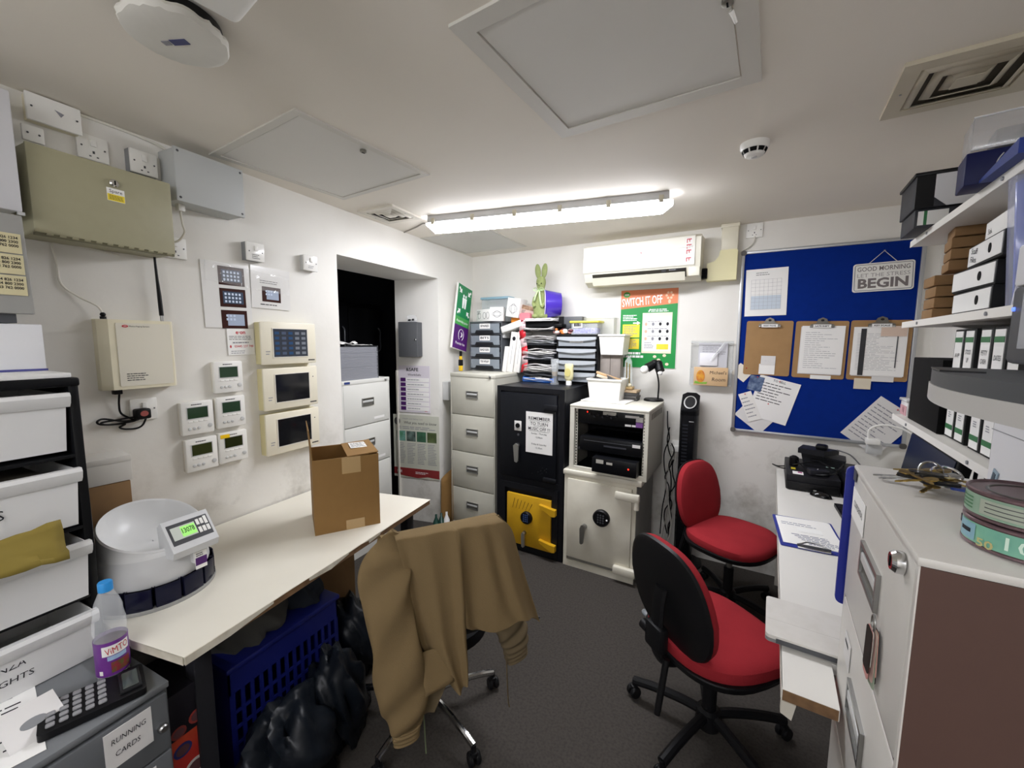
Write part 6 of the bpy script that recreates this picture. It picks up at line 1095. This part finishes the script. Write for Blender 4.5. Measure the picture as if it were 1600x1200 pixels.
def star_base(t, ang0, mat, r=.31, chrome_=False):
    B().lathe([(.045,.05),(.05,.065),(.045,.12),(.032,.13)], 20).make('hub', mat, t); B().cyl((0,0,.12),(0,0,.27),.027).make('gas_column', ch_b, t); B().cyl((0,0,.25),(0,0,.4),.018).make('column_rod', steel if not chrome_ else ch_b, t)
    for k in range(5):
        a = rad(ang0+72*k); c_, s_ = cos(a), sin(a)
        lg = B().tube(spline([(0,0,.1),(.1*c_,.1*s_,.105),(.22*c_,.22*s_,.095),(r*c_,r*s_,.078)]), .019 if not chrome_ else .014, 10).make('leg', mat, t)
        cs = B().cyl((r*c_,r*s_,.085),(r*c_,r*s_,.05),.009).box(r*c_-.016,r*c_+.016,r*s_-.016,r*s_+.016,.03,.058,.01)
        for sg_ in (-1,1): cs.lathe([(.001,-.009),(.022,-.009),(.026,-.004),(.026,.004),(.022,.009),(.001,.009)], 18, (r*c_+sg_*.016*s_*0+sg_*.014,r*s_,.0265), axis='x')
        cs.make('castor', ch_b, lg)
def office_chair(name, label, loc, az, ang0, zs=.44, back_top=.88, cushion=red_f):
    t = T(name, label, 'chair', loc, -az); star_base(t, ang0, ch_b)
    B().box(-.10,.10,-.12,.12,zs-.075,zs-.03,.012).make('mechanism', ch_b, t)
    pad(.245,.235,[(.8,zs-.035),(.96,zs-.03),(1.0,zs-.005),(.99,zs+.0)],2.6).make('seat_pan', ch_b, t)
    s = pad(.24,.232,[(.98,zs-.0),(1.0,zs+.02),(.985,zs+.04),(.93,zs+.052),(.8,zs+.058),(.5,zs+.06),(.1,zs+.06)],2.6); s.v = [(x*(1+.06*y/.23),y,z-.02*max(0,(y-.1)/.13)**2) for x,y,z in s.v]; s.make('seat', cushion, t)
    zb = back_top-.21
    def up(b, y0): 
        out = []
        for x, y, z in b.v: wv = y/.21; out.append((x*(1-.14*(wv if wv > 0 else -wv*.5)), y0+z-.07*wv*.55+.12*(x*x), zb+y))
        b.v = out; return b
    up(pad(.215,.21,[(.9,-.02),(.98,-.012),(1.0,0)],2.9), -.235).make('back_shell', ch_b, t)
    up(pad(.212,.207,[(.985,0),(1.0,.012),(.98,.03),(.9,.042),(.6,.048),(.1,.05)],2.9), -.235).make('backrest', cushion, t)
    B().tube(spline([(0,-.08,zs-.05),(0,-.2,zs-.055),(0,-.27,zs+.0),(0,-.275,zb-.05),(0,-.265,zb+.03)]), [.03]*len(spline([(0,)*3]*5)), 8, flat=.45).make('back_bracket', ch_b, t)
    B().box(-.045,.045,-.30,-.255,zs+.02,zs+.12,.012).make('bracket_housing', ch_b, t); B().cyl((-.04,-.28,zs+.07),(-.075,-.28,zs+.07),.02).make('adjuster_knob', ch_b, t)
    for y in (-.1,.06):
        lv = B().cyl((-.08,y,zs-.06),(-.27,y+.01,zs-.075),.005).make('lever', ch_b, t); B().ball((-.29,y+.01,zs-.08),.03,12,(1.1,.75,.4)).make('paddle', M('paddle grey','#6f7478',.4), lv)
    B().cyl((.04,-.26,zs+.0),(.05,-.3,zs-.2),.012).make('tilt_lever', ch_b, t)
    return t
office_chair('office_chair', 'red office chair nearest the camera, seen from behind its black back shell', (.09,1.72,0), 46, 184-90+48)
office_chair('office_chair', 'red office chair at the far end of the desk, its red backrest facing the camera', (.20,2.66,0), 122, 20, zs=.44, back_top=.86)
# chair with the jacket
jc = T('office_chair', 'black chair on a chrome star base with a khaki jacket over its back', 'chair', (-1.0,1.31,0), 51.3)
star_base(jc, 52-51.3, chrome, .30, True)
pad(.24,.23,[(.85,.41),(.98,.42),(1.0,.44),(.97,.465),(.7,.475),(.1,.478)],2.6).make('seat', M('black mesh','#141416',.85), jc)
B().prism(rrect(-.2,.2,.54,.925,.05), -.235,-.205).make('backrest', M('black mesh'), jc); B().tube(spline([(0,-.05,.40),(0,-.2,.40),(0,-.25,.46),(0,-.235,.6)]), .022, 8, flat=.5).make('back_bracket', ch_b, jc)
lv = B().cyl((.1,.0,.38),(.24,-.05,.40),.006).make('lever', ch_b, jc); B().ball((.26,-.06,.395),.03,12,(.9,.5,1.1)).make('paddle', black, lv)
B().box(-.03,.2,-.245,-.2,.50,.56,.02).make('lumbar_bar', ch_b, jc)
# ---- jacket: local x along the chair back, -y towards the camera
kh = M('khaki cotton', '#7c694a', .85, noise=.2, scale=6, col2='#69573c', bump=.25, bscale=260, spec=.15); kh2 = M('khaki lining', '#62543c', .9)
jk = T('jacket', 'khaki cotton jacket draped over the chair back, sleeve hanging at the left', 'jacket', (-.83,1.17,0), 51.3)
def interp(pts, t):
    n = len(pts)-1; k = min(int(t*n), n-1); f = t*n-k; P = [pts[max(k-1,0)], pts[k], pts[k+1], pts[min(k+2,n)]]
    return tuple(.5*(2*P[1][i]+(P[2][i]-P[0][i])*f+(2*P[0][i]-5*P[1][i]+4*P[2][i]-P[3][i])*f*f+(3*P[1][i]-P[0][i]-3*P[2][i]+P[3][i])*f**3) for i in range(len(pts[0])))
def panel_(left, right, fold, nu=36, nv=36, hem=None):
    def fn(u, v):
        a, b_ = interp(left, v), interp(right, v); x = a[0]+(b_[0]-a[0])*u; z = a[1]+(b_[1]-a[1])*u
        if hem: z += hem(u)*v**2
        return (x, fold(u, v), z)
    return B().grid(nu, nv, fn)
def body_fold(u, v):
    top = .09*min(1, v*9)**.6
    return -.0-top-.022*v*(1+sin(u*9+1.0+v*.8))*1.0-.03*math.exp(-((u-.52+.05*v)/.05)**2)*min(1,v*2)-.012*sin(u*23+2*v)*v-.03*v
# main back: over the top edge, hanging to the hem; right panel
panel_([(.01,.952),(.028,.93),(.038,.82),(.045,.7),(.055,.6),(.07,.585)], [(.215,.948),(.262,.9),(.292,.80),(.325,.69),(.36,.58),(.392,.478)], lambda u,v: -.008-.042*min(1,v*14)**.5-.045*v*sin(pi*min(1,u*1.05))**.5*1.0-.028*math.exp(-((u-.0)/.09)**2)*min(1,v*3)-.02*math.exp(-((u-.42-.1*v)/.1)**2)*v-.016*math.exp(-((u-.72)/.08)**2)*min(1,v*2)-.012*sin(u*17+v*2)*v*(1-v*.4), hem=lambda u: .02*sin(pi*u)-.03*sin(2*pi*u)).make('right_front_panel', kh, jk, solid=.004, sub=1)
# middle panel with the long rounded hem
panel_([(-.17,.955),(-.165,.93),(-.14,.82),(-.118,.70),(-.095,.56),(-.03,.42),(.0,.385)], [(.03,.953),(.05,.93),(.055,.82),(.06,.7),(.062,.57),(.066,.44),(.062,.385)], lambda u,v: -.008-.042*min(1,v*14)**.5-.03*v-.03*math.exp(-((u-.93)/.1)**2)*min(1,v*3)-.022*sin(pi*u)*v-.02*math.exp(-((u-.45)/.12)**2)*v+.02*math.exp(-((u-.12)/.1)**2)*min(1,v*2), hem=lambda u: -.02*sin(pi*u)).make('middle_panel', kh, jk, solid=.004, sub=1)
# under layer with pocket
panel_([(-.20,.70),(-.21,.5),(-.2,.36),(-.14,.28)], [(-.02,.70),(.02,.5),(.01,.42),(-.055,.30)], lambda u,v: -.045-.03*v-.01*sin(u*7)).make('inner_panel', kh2, jk, solid=.004, sub=1); panel_([(-.11,.545),(-.1,.4)], [(.005,.545),(.01,.42)], lambda u,v: -.082-.03*v, 6, 6).make('pocket', kh, jk, solid=.003)
# left shoulder and sleeve
def tube_sleeve(cs, nm, mat, n=28, wr_=.006, seed=0):
    v = []; f = []; m_ = 30
    for j in range(m_+1):
        x, z, hw, d_, y = interp(cs, j/m_); tx = interp(cs, min(1,j/m_+.02)); dx, dz = tx[0]-x, tx[1]-z; L_ = sqrt(dx*dx+dz*dz) or 1; nx, nz = -dz/L_, dx/L_
        for i in range(n):
            a = 2*pi*i/n; k = 1+.05*sin(j*1.1+2*a+seed)+.04*sin(j*.55+3*a)
            c_ = math.copysign(abs(cos(a))**.8, cos(a)); v.append((x+nx*hw*c_*k, y+d_*sin(a)*k-wr_*sin(j*.9+a*2), z+nz*hw*c_*k))
    for j in range(m_):
        for i in range(n): f.append((j*n+i, j*n+(i+1)%n, (j+1)*n+(i+1)%n, (j+1)*n+i))
    f += [tuple(range(n)), tuple(m_*n+i for i in range(n-1,-1,-1))]; return B().add(v, f).make(nm, mat, jk, sub=1, ang=180)
tube_sleeve([(-.15,.955,.03,.006,-.012),(-.18,.91,.065,.018,-.03),(-.205,.83,.086,.028,-.05),(-.197,.70,.074,.03,-.07),(-.178,.56,.08,.032,-.085),(-.165,.44,.084,.034,-.09),(-.155,.35,.07,.032,-.09),(-.155,.285,.05,.026,-.09)], 'left_sleeve', kh, wr_=.009)
tube_sleeve([(-.155,.30,.05,.026,-.09),(-.156,.275,.046,.025,-.09),(-.158,.245,.043,.022,-.09)], 'left_cuff', kh, wr_=.002)
tube_sleeve([(.25,.60,.05,.03,.02),(.27,.50,.065,.035,.0),(.295,.42,.06,.035,-.01),(.30,.37,.05,.03,-.01)], 'right_sleeve', kh2, seed=2); tube_sleeve([(.298,.385,.05,.03,-.01),(.303,.355,.05,.028,-.01),(.308,.325,.047,.026,-.01)], 'right_cuff', kh2, wr_=.004)
# collar roll over the top of the chair back and the part hanging on the seat side
panel_([(-.21,.945),(-.23,.8),(-.22,.62)], [(.225,.945),(.29,.82),(.30,.66)], lambda u,v: -.006+.055*min(1,v*10)**.5+.02*sin(u*8)*v).make('front_side', kh, jk, solid=.004, sub=1)
for k in range(2): B().tube(spline([(.225-.01*k,.0+.015*k,.94),(.275+.01*k,.01+.02*k,.87),(.305+.012*k,.01+.02*k,.78),(.31+.012*k,.01+.02*k,.70)]), [.006]*25, 6).make('edge_fold', kh, jk)
B().tube(spline([(.255,-.02,.36),(.26,-.02,.25),(.265,-.02,.16),(.27,-.02,.13)]), .0028, 6).make('drawstring', kh2, jk); B().tube(spline([(-.09,-.05,.35),(-.085,-.05,.25),(-.08,-.05,.12)]), .0025, 6).make('drawstring', M('cord green','#6f7a5a',.7), jk)
for i in range(3): B().lathe([(.006,0),(.006,.003)], 10, (.386-.004*i,-.05,.50-.0*i), axis='y').make('snap', dgrey, jk) if i == 0 else None
